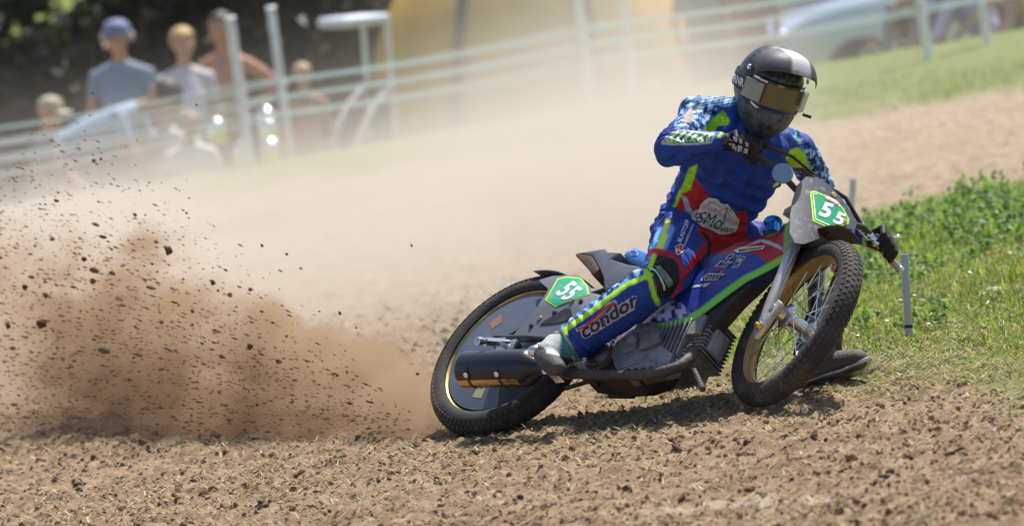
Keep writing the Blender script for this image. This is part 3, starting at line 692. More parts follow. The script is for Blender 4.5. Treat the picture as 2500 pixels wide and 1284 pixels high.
for h in (.065, .205):
    dn = -nrm_up; rt_ = np.cross(ds, dn); rt_ = rt_ if rt_[1] < 0 else -rt_; e = math.cos(.62) * dn + math.sin(.62) * rt_
    q = MB(); q.lathe([(.010, 0), (.010, .006), (.006, .008), (.001, .008)], s0 + ds * h + e * .066, e, 12); bpart(q, 'bolt', M_steel, sil)
ex = [s1 + ds * .03, bp(1400, 912, -.165), bp(1480, 916, -.15), bp(1560, 916, -.15), bp(1625, 906, -.15), bp(1662, 893, -.13), bp(1688, 870, -.09), bp(1690, 850, -.05)]
q = MB(); q.tube(ex, [.019, .018, .018, .018, .019, .020, .021, .021], 16)
exh = bpart(q, 'exhaust_pipe', M_exh, sharp=60)
q = MB()
for k in range(9):
    t = k / 8; p = ex[2] * (1 - t) + ex[4] * t; q.lathe([(.0188, -.003), (.0200, 0), (.0188, .003)], p, unit(ex[3] - ex[2]), 14)
bpart(q, 'heat_wrap', M_exh, exh)
# ---- engine: crankcase, covers, finned barrel, head, sump
q = MB(); P = side([(1500, 828), (1516, 806), (1535, 792), (1600, 782), (1616, 800), (1614, 842), (1640, 860), (1630, 890), (1560, 905), (1520, 912), (1500, 895), (1488, 862)], -.10)
q.prism(P, (0, .08, 0)); eng = bpart(q, 'engine', M_alu, bevel=.008, seg=3)
q = MB(); P = side([(1508, 846), (1530, 818), (1552, 806), (1556, 826), (1548, 848), (1520, 862)], -.112); q.prism(P, (0, .02, 0)); P = side([(1562, 800), (1606, 792), (1612, 830), (1590, 842), (1560, 852)], -.115); q.prism(P, (0, .02, 0)); bpart(q, 'side_cover', M_alu, eng, bevel=.006, seg=2)
q = MB(); P = side([(1505, 868), (1555, 855), (1580, 860), (1560, 882), (1520, 896)], -.108); q.prism(P, (0, .02, 0)); bpart(q, 'lower_cover', M_alu, eng, bevel=.004)
q = MB(); q.lathe([(.012, .0), (.016, .004), (.016, .02), (.008, .021)], bp(1546, 836, -.125), (0, -1, 0), 14); bpart(q, 'drain_plug', M_alu, eng)
cl = bp(1462, 866, -.10); q = MB(); q.lathe([(.001, .0), (.03, .002), (.045, .012), (.055, .03), (.058, .05), (.05, .07)], cl + np.array([0, -.03, 0]), (0, 1, 0), 30); bpart(q, 'clutch', mat('dark_steel', (.10, .10, .11), .4, .8, dirt=.7, dscale=10, dthr=.44), eng, sharp=30)
q = MB()
for k in range(26):
    a = k / 26 * 6.283; q.box(cl + np.array([.056 * math.cos(a), .0, .056 * math.sin(a)]), (.006, .006, .004), np.array([[math.cos(a), 0, math.sin(a)], [0, 1, 0], [-math.sin(a), 0, math.cos(a)]]))
bpart(q, 'sprocket', M_steel, eng)
h0 = bp(1612, 856, .0); h1 = bp(1752, 842, .0); dh = unit(np.array([h1[0] - h0[0], 0, h1[2] - h0[2]])); vh = np.array([-dh[2], 0, dh[0]]); Lh = np.linalg.norm(h1 - h0)
RR = np.array([dh, [0, 1, 0], vh])
q = MB(); q.box(h0 + dh * Lh * .3, (Lh * .5, .06, .07), RR); barrel = bpart(q, 'barrel', M_alu, eng, bevel=.01)
q = MB(); nf_ = 11
for k in range(nf_):
    hw = .090 + .006 * math.sin(k / (nf_ - 1) * math.pi); q.box(h0 + dh * (Lh * (.0 + .70 * k / (nf_ - 1))), (.0022, hw, hw * 1.10), RR)
bpart(q, 'cooling_fins', M_alu, eng, bevel=.0012, seg=1)
q = MB(); q.box(h0 + dh * Lh * .80, (.034, .060, .08), RR); q.box(h0 + dh * Lh * .96, (.022, .04, .05), RR); hd = bpart(q, 'cylinder_head', M_alu, eng, bevel=.012, seg=3)
q = MB()
for k in range(11): q.box(h0 + dh * (Lh * .84) + vh * (-.080 + .016 * k), (.044, .068, .0020), RR)
q.box(h0 + dh * Lh * .80 + np.array([0, -.072, .03]), (.03, .012, .04), RR); bpart(q, 'head_fins', M_alu, eng, bevel=.001, seg=1)
q = MB(); P = side([(1432, 922), (1428, 935), (1448, 942), (1462, 962), (1505, 966), (1530, 972), (1600, 968), (1640, 955), (1658, 930), (1672, 900), (1640, 885), (1480, 910)], .04); P = [p + np.array([0, -.11, 0]) for p in P]; q.prism(P, (0, .11, 0)); bpart(q, 'sump_guard', M_carbon, eng, bevel=.008, seg=3)
def peg(name, a, b, r, m, d0=None):
    q = MB(); q.tube([a, b], r, 10); o = bpart(q, name, m); return o
q = MB(); a, b = bp(1695, 905, -.10), bp(1716, 950, -.15); q.tube([a, b], .011, 10)
for k in range(5): q.lathe([(.0125, -.003), (.0135, 0), (.0125, .003)], a + (b - a) * (.3 + .15 * k), unit(b - a), 10)
bpart(q, 'knee_hook', M_carbon)
q = MB(); a, b = bp(1395, 918, -.13), bp(1330, 905, -.26); q.tube([a, b], .012, 10); q.box((a + b) / 2 + (b - a) * .2, (.02, .05, .006)); bpart(q, 'footpeg', M_steel)
q = MB(); a, b = bp(1363, 915, -.2), bp(1412, 874, -.16); q.tube([a, (a + b) / 2 + [0, 0, .004], b], [.006, .010, .008], 8, flat=.5); bpart(q, 'gear_lever', M_steel)
q = MB(); q.tube([bp(1380, 948, -.02), bp(1440, 930, -.02)], .008, 8); q.tube([bp(1440, 930, -.03), bp(1462, 940, -.03)], .007, 8); bpart(q, 'chain_stay', M_black)
# carburettor and airbox in the frame's gap behind the barrel, chain
q = MB(); q.tube([(.66, 0, .0), (.62, 0, .1)], .045, 16); q.box((.58, 0, .12), (.07, .06, .06)); bpart(q, 'airbox', M_black, bevel=.01)
# ------------------------------------------------------------------ decals: flat print laid onto real surfaces
def world_bvh(objs):
    V, F, n = [], [], 0
    bpy.context.view_layer.update()
    for o in objs:
        M = np.array(o.matrix_world); v = np.array([x.co[:] for x in o.data.vertices]); v = v @ M[:3, :3].T + M[:3, 3]
        V.append(v); F += [tuple(i + n for i in p.vertices) for p in o.data.polygons]; n += len(v)
    return BVHTree.FromPolygons(np.concatenate(V).tolist(), F)
def refine(V, T, L):
    V = [tuple(v) for v in V]; T = list(T); out = []; mid = {}
    def m(a, b):
        k = (min(a, b), max(a, b))
        if k not in mid: mid[k] = len(V); V.append(((V[a][0] + V[b][0]) / 2, (V[a][1] + V[b][1]) / 2))
        return mid[k]
    while T:
        a, b, c = T.pop(); e = [(math.dist(V[a], V[b]), a, b, c), (math.dist(V[b], V[c]), b, c, a), (math.dist(V[c], V[a]), c, a, b)]
        l, p, q, r = max(e)
        if l <= L or len(out) > 30000: out.append((a, b, c)); continue
        k = m(p, q); T += [(p, k, r), (k, q, r)]
    return V, out
def poly2d(pts):
    return [tuple(p) for p in pts], [tuple(t) for t in tessellate_polygon([[Vector((x, y, 0)) for x, y in pts]])]
def stroke2d(pts, w):
    P = np.array(pts, float); l, r = [], []
    for i in range(len(P)):
        d = unit(np.append(P[min(i + 1, len(P) - 1)] - P[max(i - 1, 0)], 0))[:2]; n = np.array([-d[1], d[0]]) * w / 2; l.append(P[i] + n); r.append(P[i] - n)
    V = [tuple(x) for x in l + r]; n = len(P); T = []
    for i in range(n - 1): T += [(i, i + 1, n + i + 1), (i, n + i + 1, n + i)]
    return V, T
_tcache = {}
def text2d(body, quad, bold=.02, shear=0, space=1.0):
    """text stretched into a quad given as TL, TR, BR, BL"""
    key = (body, bold, shear, space)
    if key not in _tcache:
        cu = bpy.data.curves.new('t', 'FONT'); cu.body = body; cu.offset = bold; cu.shear = shear; cu.space_character = space; cu.resolution_u = 3; cu.fill_mode = 'FRONT'
        o = bpy.data.objects.new('t', cu); COL.objects.link(o); bpy.context.view_layer.update()
        me = bpy.data.meshes.new_from_object(o.evaluated_get(bpy.context.evaluated_depsgraph_get()))
        bm = bmesh.new(); bm.from_mesh(me); bmesh.ops.triangulate(bm, faces=bm.faces); bm.verts.index_update()
        _tcache[key] = (np.array([v.co[:2] for v in bm.verts]), [tuple(v.index for v in f.verts) for f in bm.faces]); bm.free()
        bpy.data.objects.remove(o); bpy.data.meshes.remove(me); bpy.data.curves.remove(cu)
    V, T = _tcache[key]; lo, hi = V.min(0), V.max(0); U = (V - lo) / (hi - lo)
    TL, TR, BR, BL = [np.array(q, float) for q in quad]; u, v = U[:, :1], U[:, 1:]
    return [tuple(x) for x in (BL * (1 - u) + BR * u) * (1 - v) + (TL * (1 - u) + TR * u) * v], T
def decal(name, items, bvh, mat_, parent, off=.0015, L=14):
    Vs, Fs = [], []; inv = np.array(parent.matrix_world.inverted())
    for V, T in items:
        V, T = refine(V, T, L); base = len(Vs); hit = []
        for (x, y) in V:
            r = ray(x, y); h = bvh.ray_cast(Vector(CP), Vector(unit(r)))
            if h[0] is None: hit.append(None); Vs.append((0, 0, 0)); continue
            nn = np.array(h[1]); nn = nn if nn @ r < 0 else -nn
            p = np.array(h[0]) + nn * off * .4 - unit(r) * off; hit.append(h[3]); Vs.append(tuple(inv[:3, :3] @ p + inv[:3, 3]))
        for t in T:
            hs = [hit[i] for i in t]
            if None not in hs and max(hs) - min(hs) < .06: Fs.append(tuple(i + base for i in t))
    return mk(name, Vs, Fs, mat_, None, parent, 0, normals=False)
bpy.context.view_layer.update()
bv = world_bvh([shield])
PL = [(1977, 468), (1988, 466), (2040, 487), (2058, 508), (2073, 535), (2071, 548), (2024, 557), (1984, 540)]
def inset(P, k):
    P = np.array(P, float); c = P.mean(0); return [tuple(x) for x in c + (P - c) * k]
decal('plate_border', [poly2d(PL)], bv, M_neon, shield, .002)
decal('plate_ground', [poly2d(inset(PL, .90))], bv, M_green, shield, .0035)
for st_ in (inset(PL, .84)[-1:] + inset(PL, .84)[:2], inset(PL, .84)[6:8]): decal('plate_line', [stroke2d(st_, 2.5)], bv, M_white, shield, .0045)
decal('race_number', [text2d('5', [(2011, 493), (2037, 500), (2023, 535), (1996, 526)], .035), text2d('5', [(2045, 515), (2066, 525), (2056, 551), (2031, 544)], .035)], bv, M_white, shield, .005)
decal('sponsor_patch', [poly2d([(2013, 481), (2030, 483), (2046, 495), (2051, 506), (2044, 502), (2030, 493), (2016, 487)])], bv, M_white, shield, .0048)
decal('sponsor_name', [text2d('CEDDE', [(2015, 482), (2047, 499), (2045, 504), (2014, 486)], .02)], bv, M_red, shield, .0058)
for a, b in ((2034, 477), (2062, 541)):
    p = sh(a, b, .004); q = MB(); q.lathe([(.011, 0), (.010, .004), (.004, .006), (.001, .006)], p, (1, 0, .4), 12); bpart(q, 'bolt', M_bolt, shield, steer=True)
bv = world_bvh([rmg])
RP = [(1328, 733), (1360, 679), (1383, 674), (1420, 677), (1436, 697), (1441, 719), (1403, 733), (1356, 752)]
RP = inset(RP, .96)
decal('plate_border', [poly2d(RP)], bv, M_neon, rmg, .002); decal('plate_ground', [poly2d(inset(RP, .92))], bv, M_greenr, rmg, .0035)
decal('race_number', [text2d('5', [(1398, 685), (1412, 695), (1369, 725), (1354, 718)], .03), text2d('5', [(1411, 697), (1425, 706), (1382, 735), (1367, 730)], .03)], bv, M_white, rmg, .005)
bv = world_bvh([seat]); HX = [(1535, 613), (1541, 609), (1552, 610), (1559, 618), (1556, 624), (1541, 624)]
decal('seat_badge', [poly2d(HX)], bv, M_white, seat, .002); decal('seat_badge_centre', [poly2d(inset(HX, .78))], bv, mat('badge_blue', (.05, .12, .5), .5), seat, .003)
bv = world_bvh([tank])
decal('sponsor_strip', [poly2d([(1792, 612), (1808, 604), (1840, 602), (1868, 600), (1862, 609), (1842, 611), (1822, 615), (1800, 617)])], bv, M_white, tank, .002)
decal('sponsor_strip_fill', [poly2d([(1802, 610), (1840, 604), (1864, 602), (1858, 608), (1838, 610), (1806, 615)])], bv, M_navy, tank, .003)
decal('sponsor_name', [text2d('TYRES', [(1808, 607), (1836, 604), (1836, 610), (1808, 614)], .02), text2d('FORCE', [(1838, 604), (1861, 602), (1859, 607), (1838, 610)], .02)], bv, M_yel, tank, .004)
decal('lettering_outline', [text2d('Craigs', [(1782, 618), (1824, 624), (1816, 640), (1766, 638)], .09, .2), text2d('Motor Co', [(1758, 636), (1816, 634), (1802, 654), (1744, 653)], .09, .2)], bv, M_white, tank, .002)
decal('lettering', [text2d('Craigs', [(1783, 620), (1822, 625), (1815, 638), (1769, 637)], .02, .2), text2d('Motor Co', [(1760, 638), (1812, 636), (1801, 652), (1748, 652)], .02, .2)], bv, M_navy, tank, .0035)
decal('lettering_outline', [text2d('condor', [(1732, 660), (1782, 664), (1762, 684), (1708, 686)], .10, .2)], bv, M_white, tank, .002)
decal('lettering', [text2d('condor', [(1734, 663), (1778, 666), (1760, 682), (1712, 684)], .02, .2)], bv, M_navy, tank, .0035)
decal('red_swoosh', [stroke2d([(1742, 660), (1758, 659), (1772, 666)], 3)], bv, M_red, tank, .004)
decal('lettering', [text2d('racing', [(1700, 694), (1738, 688), (1726, 700), (1680, 706)], .03, .2)], bv, M_white, tank, .002)
bv = world_bvh([fr]); M_faint = mat('faded_print', (.055, .042, .035), .7)
decal('frame_lettering', [text2d('S.F.R', [(1836, 678), (1866, 652), (1873, 664), (1842, 690)], .02), text2d('TWR', [(1872, 652), (1900, 634), (1906, 645), (1878, 664)], .02)], bv, M_faint, fr, .002)
# ------------------------------------------------------------------ bodies: overlapping tapered shells fused into one continuous surface
class Body:
    def __init__(s): s.mb = MB(); s.seg = []
    def cap(s, a, ra, b, rb, lab):
        a = np.asarray(a, float); b = np.asarray(b, float); d = unit(b - a); u, w = frame_of(d); n = 16; t = np.arange(n) / n * 2 * math.pi; cs = np.cos(t)[:, None] * u + np.sin(t)[:, None] * w
        R = []
        for k in range(5): e = math.pi / 2 * (1 - k / 4); R.append(a - d * ra * math.sin(e) + max(ra * math.cos(e), 1e-4) * cs)
        for k in range(5): e = math.pi / 2 * k / 4; R.append(b + d * rb * math.sin(e) + max(rb * math.cos(e), 1e-4) * cs)
        s.mb.rings(R); s.seg.append((a, b, ra, rb, lab))
    def chain(s, pts, rs, lab):
        for i in range(len(pts) - 1): s.cap(pts[i], rs[i], pts[i + 1], rs[i + 1], lab)
    def loft(s, C, across, hw, hd, lab):
        """elliptical trunk; across = sideways unit vector"""
        R = []; C = [np.asarray(c, float) for c in C]; n = 20; t = np.arange(n) / n * 2 * math.pi; K = len(C)
        for i in range(K):
            d = unit(C[min(i + 1, K - 1)] - C[max(i - 1, 0)]); a = unit(across - (across @ d) * d); b = np.cross(d, a)
            ring = lambda f: f * (np.cos(t)[:, None] * a * hw[i] + np.sin(t)[:, None] * b * hd[i])
            if i == 0:
                for k in range(4): e = math.pi / 2 * (1 - k / 4); R.append(C[0] - d * hd[0] * .8 * math.sin(e) + ring(max(math.cos(e), .01)))
            R.append(C[i] + ring(1))
            if i == K - 1:
                for k in range(1, 5): e = math.pi / 2 * k / 4; R.append(C[i] + d * hd[i] * .6 * math.sin(e) + ring(max(math.cos(e), .01)))
        s.mb.rings(R)
        for i in range(K - 1): s.seg.append((C[i], C[i + 1], (hw[i] + hd[i]) / 2, (hw[i + 1] + hd[i + 1]) / 2, lab))
    def hand(s, wrist, d, pn, lab, sc=1.0, curl=.5, right=True):
        """palm with four unequal bent fingers and a thumb at its side; d = along the hand, pn = out of the back of the hand"""
        d = unit(d); pn = unit(pn - (pn @ d) * d); sd = np.cross(d, pn) * (1 if right else -1); w = np.asarray(wrist, float)
        for k in (-1, -.33, .33, 1): s.cap(w + sd * k * .018 * sc + d * .015 * sc, .016 * sc, w + d * .085 * sc + sd * k * .03 * sc, .013 * sc, lab)
        for k, ln in zip((-1, -.33, .33, 1), (.8, 1.0, .95, .75)):
            p = w + d * .088 * sc + sd * k * .03 * sc; e = d; 
            for j, l in enumerate((.042, .028, .022)):
                th = curl * (.5 + .45 * j); e = unit(d * math.cos(th * (j + 1)) - pn * math.sin(th * (j + 1))); q = p + e * l * ln * sc; s.cap(p, (.0095 - .001 * j) * sc, q, (.0085 - .001 * j) * sc, lab); p = q
        p = w + d * .03 * sc - sd * .03 * sc; q = p + unit(d * .7 - sd * .7 - pn * .3) * .04 * sc; s.cap(p, .013 * sc, q, .010 * sc, lab); s.cap(q, .010 * sc, q + unit(d - pn * .5 * curl) * .035 * sc, .0085 * sc, lab)
    def fuse(s, vox, smooth=6):
        me = bpy.data.meshes.new('tmp'); me.from_pydata(s.mb.verts().tolist(), [], s.mb.f); o = bpy.data.objects.new('tmp', me); COL.objects.link(o)
        m = o.modifiers.new('r', 'REMESH'); m.mode = 'VOXEL'; m.voxel_size = vox; m.adaptivity = 0
        k = o.modifiers.new('s', 'SMOOTH'); k.factor = .5; k.iterations = smooth
        ev = o.evaluated_get(bpy.context.evaluated_depsgraph_get()); m2 = bpy.data.meshes.new_from_object(ev)
        V = np.zeros(len(m2.vertices) * 3, np.float32); m2.vertices.foreach_get('co', V); V = V.reshape(-1, 3).astype(float)
        N = np.zeros(len(m2.vertices) * 3, np.float32); m2.vertices.foreach_get('normal', N); N = N.reshape(-1, 3).astype(float)
        nl = np.zeros(len(m2.polygons), np.int32); m2.polygons.foreach_get('loop_total', nl); li = np.zeros(len(m2.loops), np.int32); m2.loops.foreach_get('vertex_index', li)
        F = li.reshape(-1, 4) if (nl == 4).all() else [tuple(p.vertices) for p in m2.polygons]
        bpy.data.objects.remove(o); bpy.data.meshes.remove(me); bpy.data.meshes.remove(m2)
        best = np.full(len(V), 1e9); lab = np.zeros(len(V), int); tt = np.zeros(len(V)); names = sorted({x[4] for x in s.seg})
        for a, b, ra, rb, l in s.seg:
            v = b - a; t = np.clip((V - a) @ v / (v @ v + 1e-9), 0, 1); dd = np.linalg.norm(V - a - t[:, None] * v, axis=1) - (ra + (rb - ra) * t)
            k = dd < best; best[k] = dd[k]; lab[k] = names.index(l); tt[k] = t[k]
        return V, N, F, lab, names
def body_obj(name, V, F, mat_, parent, col):
    o = fast_mesh(name, V, F, 4, mat_, True) if isinstance(F, np.ndarray) else mk(name, V, F, mat_, None, None, 180, normals=False)
    set_col(o, col); o.parent = parent; return o

# ------------------------------------------------------------------ the rider
J = dict(pel=at(1692, 585, 20.0), waist=at(1735, 500, 19.93), chest=at(1795, 395, 19.86), top=at(1832, 325, 19.83), neck=at(1862, 290, 19.8), head=at(1880, 225, 19.75),
         rs=at(1706, 288, 19.86), re=at(1638, 366, 19.60), rwr=at(1752, 346, 19.60), ls=at(1950, 368, 19.93), le=at(2008, 478, 20.10), lw=at(2096, 572, 20.0),
         rh=at(1668, 580, 19.92), rk=at(1634, 668, 19.55), ra=at(1398, 834, 19.62), lh=at(1760, 600, 20.02), lk=at(2018, 610, 19.88), la=at(2016, 850, 19.66))
ACR = unit(.9 * RT - .42 * UP)
bd = Body()
bd.loft([J['pel'], J['waist'], at(1765, 450, 19.89), J['chest'], J['top']], ACR, [.145, .148, .165, .180, .155], [.12, .105, .11, .115, .085], 'torso')
bd.cap(J['top'], .075, at(1700, 275, 19.86), .062, 'torso'); bd.cap(at(1800, 280, 19.84), .062, at(1720, 275, 19.86), .058, 'torso'); bd.cap(J['top'], .08, J['ls'], .062, 'torso')
bd.cap(J['neck'], .06, J['head'], .06, 'neck'); bd.cap(J['top'], .08, J['neck'], .065, 'neck'); bd.cap(J['head'], .09, J['head'] + UP * .04, .09, 'neck')
bd.chain([J['rs'], (J['rs'] + J['re']) / 2, J['re']], [.064, .060, .057], 'rarm'); bd.chain([J['re'], J['re'] * .55 + J['rwr'] * .45 - UP * .002, J['rwr']], [.056, .057, .037], 'rfore')
bd.chain([J['ls'], (J['ls'] + J['le']) / 2 + RT * .01, J['le']], [.060, .056, .050], 'larm'); bd.chain([J['le'], (J['le'] + J['lw']) / 2, J['lw']], [.050, .050, .038], 'lfore')
bd.chain([J['rh'], J['rh'] * .5 + J['rk'] * .5, J['rk']], [.112, .098, .076], 'rthigh'); bd.chain([J['rk'], J['rk'] * .62 + J['ra'] * .38, J['rk'] * .25 + J['ra'] * .75, J['ra']], [.073, .079, .074, .068], 'rshin')
bd.chain([J['lh'], J['lh'] * .5 + J['lk'] * .5, J['lk']], [.105, .09, .07], 'lthigh'); bd.chain([J['lk'], J['lk'] * .5 + J['la'] * .5, J['la']], [.066, .066, .056], 'lshin')
bd.cap(J['rh'], .11, J['lh'], .11, 'torso')
def grip(bd, ys, wrist, lab, x0, z0, sgn):
    """gloved fingers closed round the bar; ys = places along the bar, index finger first"""
    F_ = lambda y, dx, dz: s2w((x0(y) + dx, y, z0(y) + dz))
    for i, y in enumerate(ys):
        k = (1.0, 1.06, 1.0, .88)[i]
        P = [F_(y, -.030, .040), F_(y, .022 * k, .046 * k), F_(y, .046 * k, .006), F_(y, .020, -.026 * k)]
        bd.chain(P, [.0125, .0125, .0115, .010], lab)
        bd.cap(F_(y, -.030, .040), .016, wrist * .6 + F_(ys[1] * .5 + ys[2] * .5, -.05, .03) * .4, .022, lab)
    bd.cap(F_(ys[1] * .5 + ys[2] * .5, -.04, .036), .026, wrist, .034, lab)
    p = F_(ys[0] + sgn * .018, -.032, .0); bd.chain([F_(ys[0] - sgn * .0, -.045, .02), p, F_(ys[0] + sgn * .02, -.004, -.026), F_(ys[0] + sgn * .012, .02, -.022)], [.014, .0125, .0115, .0095], lab)
bx = np.array(BAR); fx = lambda y: float(np.interp(y, bx[:, 1], bx[:, 0])); fz = lambda y: float(np.interp(y, bx[:, 1], bx[:, 2]))
grip(bd, [-.305, -.332, -.359, -.385], J['rwr'], 'rhand', fx, fz, 1)
grip(bd, [.285, .312, .339, .365], J['lw'], 'lhand', fx, fz, -1)
V, N, F, lab, names = bd.fuse(.0055, 5)
LB = {n: lab == i for i, n in enumerate(names)}
# folds in the cloth: waves across elbows, knees, waist
def folds(V, N, mask, c, axis_, rad, amp, wl, seed):
    t = (V - c) @ unit(axis_); w = np.exp(-(np.linalg.norm(V - c, axis=1) / rad) ** 2)
    ph = vnoise3(V * 14, seed) * 5
    return V + N * (np.where(mask, np.sin(t / wl * 6.283 + ph) * amp * w, 0))[:, None]
SUIT = LB['torso'] | LB['rarm'] | LB['rfore'] | LB['larm'] | LB['lfore'] | LB['rthigh'] | LB['rshin'] | LB['lthigh'] | LB['lshin']
for c, ax_, rad, amp, wl, sd in [(J['re'], J['re'] - J['rs'], .10, .0045, .035, 1), (J['le'], J['le'] - J['ls'], .1, .004, .035, 2), (J['rk'], J['rk'] - J['rh'], .12, .0035, .04, 3), (J['waist'], J['chest'] - J['waist'], .2, .0055, .05, 4), (J['rh'], J['rh'] - J['rk'], .15, .005, .045, 5), (J['ra'], J['ra'] - J['rk'], .11, .004, .035, 6), (J['chest'], ACR, .2, .0035, .07, 7), (J['rs'], J['rs'] - J['top'], .1, .004, .035, 8)]:
    V = folds(V, N, SUIT, c, ax_, rad * 1.15, amp * 1.75, wl, sd)
V = V + N * (((vnoise3(V * 22, 77) - .5) * .008 + (np.abs(vnoise3(V * [30, 30, 16], 78) - .5) - .12) * .010) * SUIT)[:, None]
PX = proj(V); X, Y = PX[:, 0], PX[:, 1]
face = (N @ -FW) > -.15
SB = np.array((.014, .050, .285)); C = np.tile(SB, (len(V), 1))
NEO = np.array((.42, .78, .02)); RED = np.array((.46, .012, .018)); WHT = np.array((.72, .70, .70)); BLK = np.array((.012, .012, .014)); LITBLU = np.array((.14, .38, .80)); YLW = np.array((.80, .86, .05))
CAM = camo(V, .007)
def z6(L_, s=300 / 1926, o=(1580, 230)): return [(o[0] + a * s, o[1] + b * s) for a, b in L_]
def soft(mask, w, c):
    k = mask & face & (w > 0); cc = c[k] if getattr(c, 'ndim', 1) == 2 else c; C[k] = C[k] * (1 - w[k][:, None]) + cc * w[k][:, None]
def paint(mask, poly, c):
    P = np.array(poly); bb = mask & face & (X > P[:, 0].min() - 4) & (X < P[:, 0].max() + 4) & (Y > P[:, 1].min() - 4) & (Y < P[:, 1].max() + 4); i = np.where(bb)[0]
    if not len(i): return
    d = seg_dist([tuple(p) for p in poly], X[i], Y[i]); w = np.zeros(len(X)); w[i] = np.clip(np.where(inside(poly, X[i], Y[i]), d, -d) / 3.0 + .5, 0, 1); soft(mask, w, c)
def line(mask, pts, w, c):
    d = np.full(len(X), 1e9)
    for a, b in zip(pts[:-1], pts[1:]): d = np.minimum(d, seg_dist([a, b], X, Y))
    soft(mask, np.clip((w - d) / 3.0 + .5, 0, 1), c)
T = LB['torso'] | LB['neck']; AR = LB['rarm']; FO = LB['rfore']
C[LB['neck']] = (.015, .016, .02)
# torso
paint(T, [(1698, 435), (1730, 478), (1740, 500), (1705, 540), (1640, 545), (1640, 520), (1666, 471)], RED)
paint(T | LB['rthigh'] | LB['lthigh'], [(1700, 560), (1725, 540), (1790, 560), (1795, 520), (1822, 515), (1825, 550), (1818, 575), (1850, 572), (1800, 596), (1760, 620), (1742, 650), (1730, 600)], RED)
paint(T, [(1663, 476), (1676, 482), (1694, 525), (1690, 545), (1680, 535), (1670, 500)], np.array((.42, .42, .46)))
paint(T, [(1704, 400), (1681, 412), (1666, 454), (1655, 471), (1639, 517), (1622, 563), (1635, 545), (1647, 513), (1666, 471), (1685, 465), (1696, 433)], NEO)
line(T, [(1654, 405), (1632, 460)], 6, NEO); line(T, [(1612, 545), (1596, 580), (1586, 605)], 6, NEO)
paint(T | AR, z6([(830, 620), (1000, 410), (1150, 290), (1180, 245), (1240, 330), (1290, 420), (1280, 480), (1100, 505), (1040, 620)]), NEO)
paint(T | LB['larm'], [(1919, 386), (1930, 366), (1948, 360), (1966, 374), (1978, 412), (1983, 432), (1954, 417), (1933, 427), (1924, 403)], NEO)
paint(T, [(1888, 452), (1905, 440), (1900, 452), (1889, 458)], YLW)
cam1 = [(1660, 225), (1800, 215), (1800, 262), (1766, 262), (1740, 287), (1712, 322), (1690, 328), (1640, 330), (1650, 290)]
paint(T | AR, cam1, CAM)
# ribbed shoulder: horizontal bars
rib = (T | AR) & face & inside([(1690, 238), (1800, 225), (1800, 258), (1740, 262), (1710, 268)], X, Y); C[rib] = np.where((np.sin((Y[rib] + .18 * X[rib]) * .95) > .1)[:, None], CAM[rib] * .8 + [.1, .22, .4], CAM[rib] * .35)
C[LB['larm'] & ~inside([(1919, 386), (1930, 366), (1948, 360), (1966, 374), (1978, 412), (1983, 432), (1954, 417), (1933, 427), (1924, 403)], X, Y)] = CAM[LB['larm'] & ~inside([(1919, 386), (1930, 366), (1948, 360), (1966, 374), (1978, 412), (1983, 432), (1954, 417), (1933, 427), (1924, 403)], X, Y)]
paint(T, [(1910, 305), (1945, 312), (1985, 360), (2000, 400), (2000, 440), (1984, 420), (1966, 374), (1940, 340)], CAM)
C[LB['lfore']] = CAM[LB['lfore']] * .8
paint(AR, [(1672, 275), (1690, 262), (1694, 285), (1688, 300), (1665, 298)], np.array((.36, .28, .30)))
# printed forearm
lbl = z6([(215, 780), (250, 720), (330, 640), (420, 585), (560, 560), (800, 590), (1050, 620), (1040, 680), (1010, 770), (800, 790), (400, 800)])
paint(FO | AR, lbl, WHT); paint(FO | AR, z6([(245, 750), (330, 660), (440, 600), (560, 585), (800, 610), (1030, 640), (1000, 755), (800, 772), (400, 778)]), np.array((.05, .33, .06)))
line(FO | LB['rhand'], z6([(1300, 575), (1200, 580), (1130, 660)]), 4, NEO)
C[LB['rhand'] | LB['lhand']] = (.014, .014, .015); C[(LB['rhand'] & (X < 1762) & (Y < 352)) | (LB['lhand'] & (X < 2108))] = SB
line(LB['lhand'] | LB['lfore'], [(2108, 584), (2114, 615)], 4, NEO)
# thigh and knee
def zt(L_): return z6(L_, 200 / 1284, (1560, 520))
TH = LB['rthigh'] | LB['torso'] | LB['rshin']
paint(TH, zt([(250, 330), (300, 240), (430, 190), (540, 185), (560, 265), (480, 450), (430, 580), (160, 560), (210, 470)]), LITBLU)  # sunlit part of the thigh, painted in as lighter blue
paint(TH, zt([(420, 100), (500, 110), (470, 215), (420, 310), (460, 350), (400, 480), (375, 575), (255, 570), (330, 380)]), YLW)
paint(TH, zt([(1040, 440), (960, 540), (860, 660), (780, 780), (690, 960), (720, 1020), (830, 870), (1000, 720), (1070, 640), (1090, 470)]), RED)
paint(TH, zt([(1060, 330), (1140, 450), (1130, 640), (1020, 740), (830, 900), (700, 1060), (720, 1000), (990, 700), (1070, 620), (1070, 450), (950, 280)]), BLK)
paint(TH, zt([(150, 700), (170, 570), (290, 550), (440, 585), (560, 640), (650, 740), (705, 900), (690, 1000), (640, 920), (600, 780), (520, 700), (400, 665)]), RED)
paint(TH, zt([(240, 660), (400, 670), (520, 700), (600, 790), (640, 930), (640, 1060), (560, 1230), (480, 1330), (290, 1330), (250, 1100), (120, 890), (200, 830)]), BLK)
paint(TH, zt([(690, 1000), (640, 920), (640, 1060), (560, 1230), (490, 1330), (560, 1330), (660, 1150), (720, 1000)]), RED)
paint(TH, zt([(60, 800), (100, 720), (180, 690), (200, 670), (260, 660), (180, 850), (110, 860)]), CAM)
line(TH, zt([(235, 670), (170, 860), (100, 900), (0, 1030)]), 6, NEO)
SHN = LB['rshin'] | LB['rthigh']
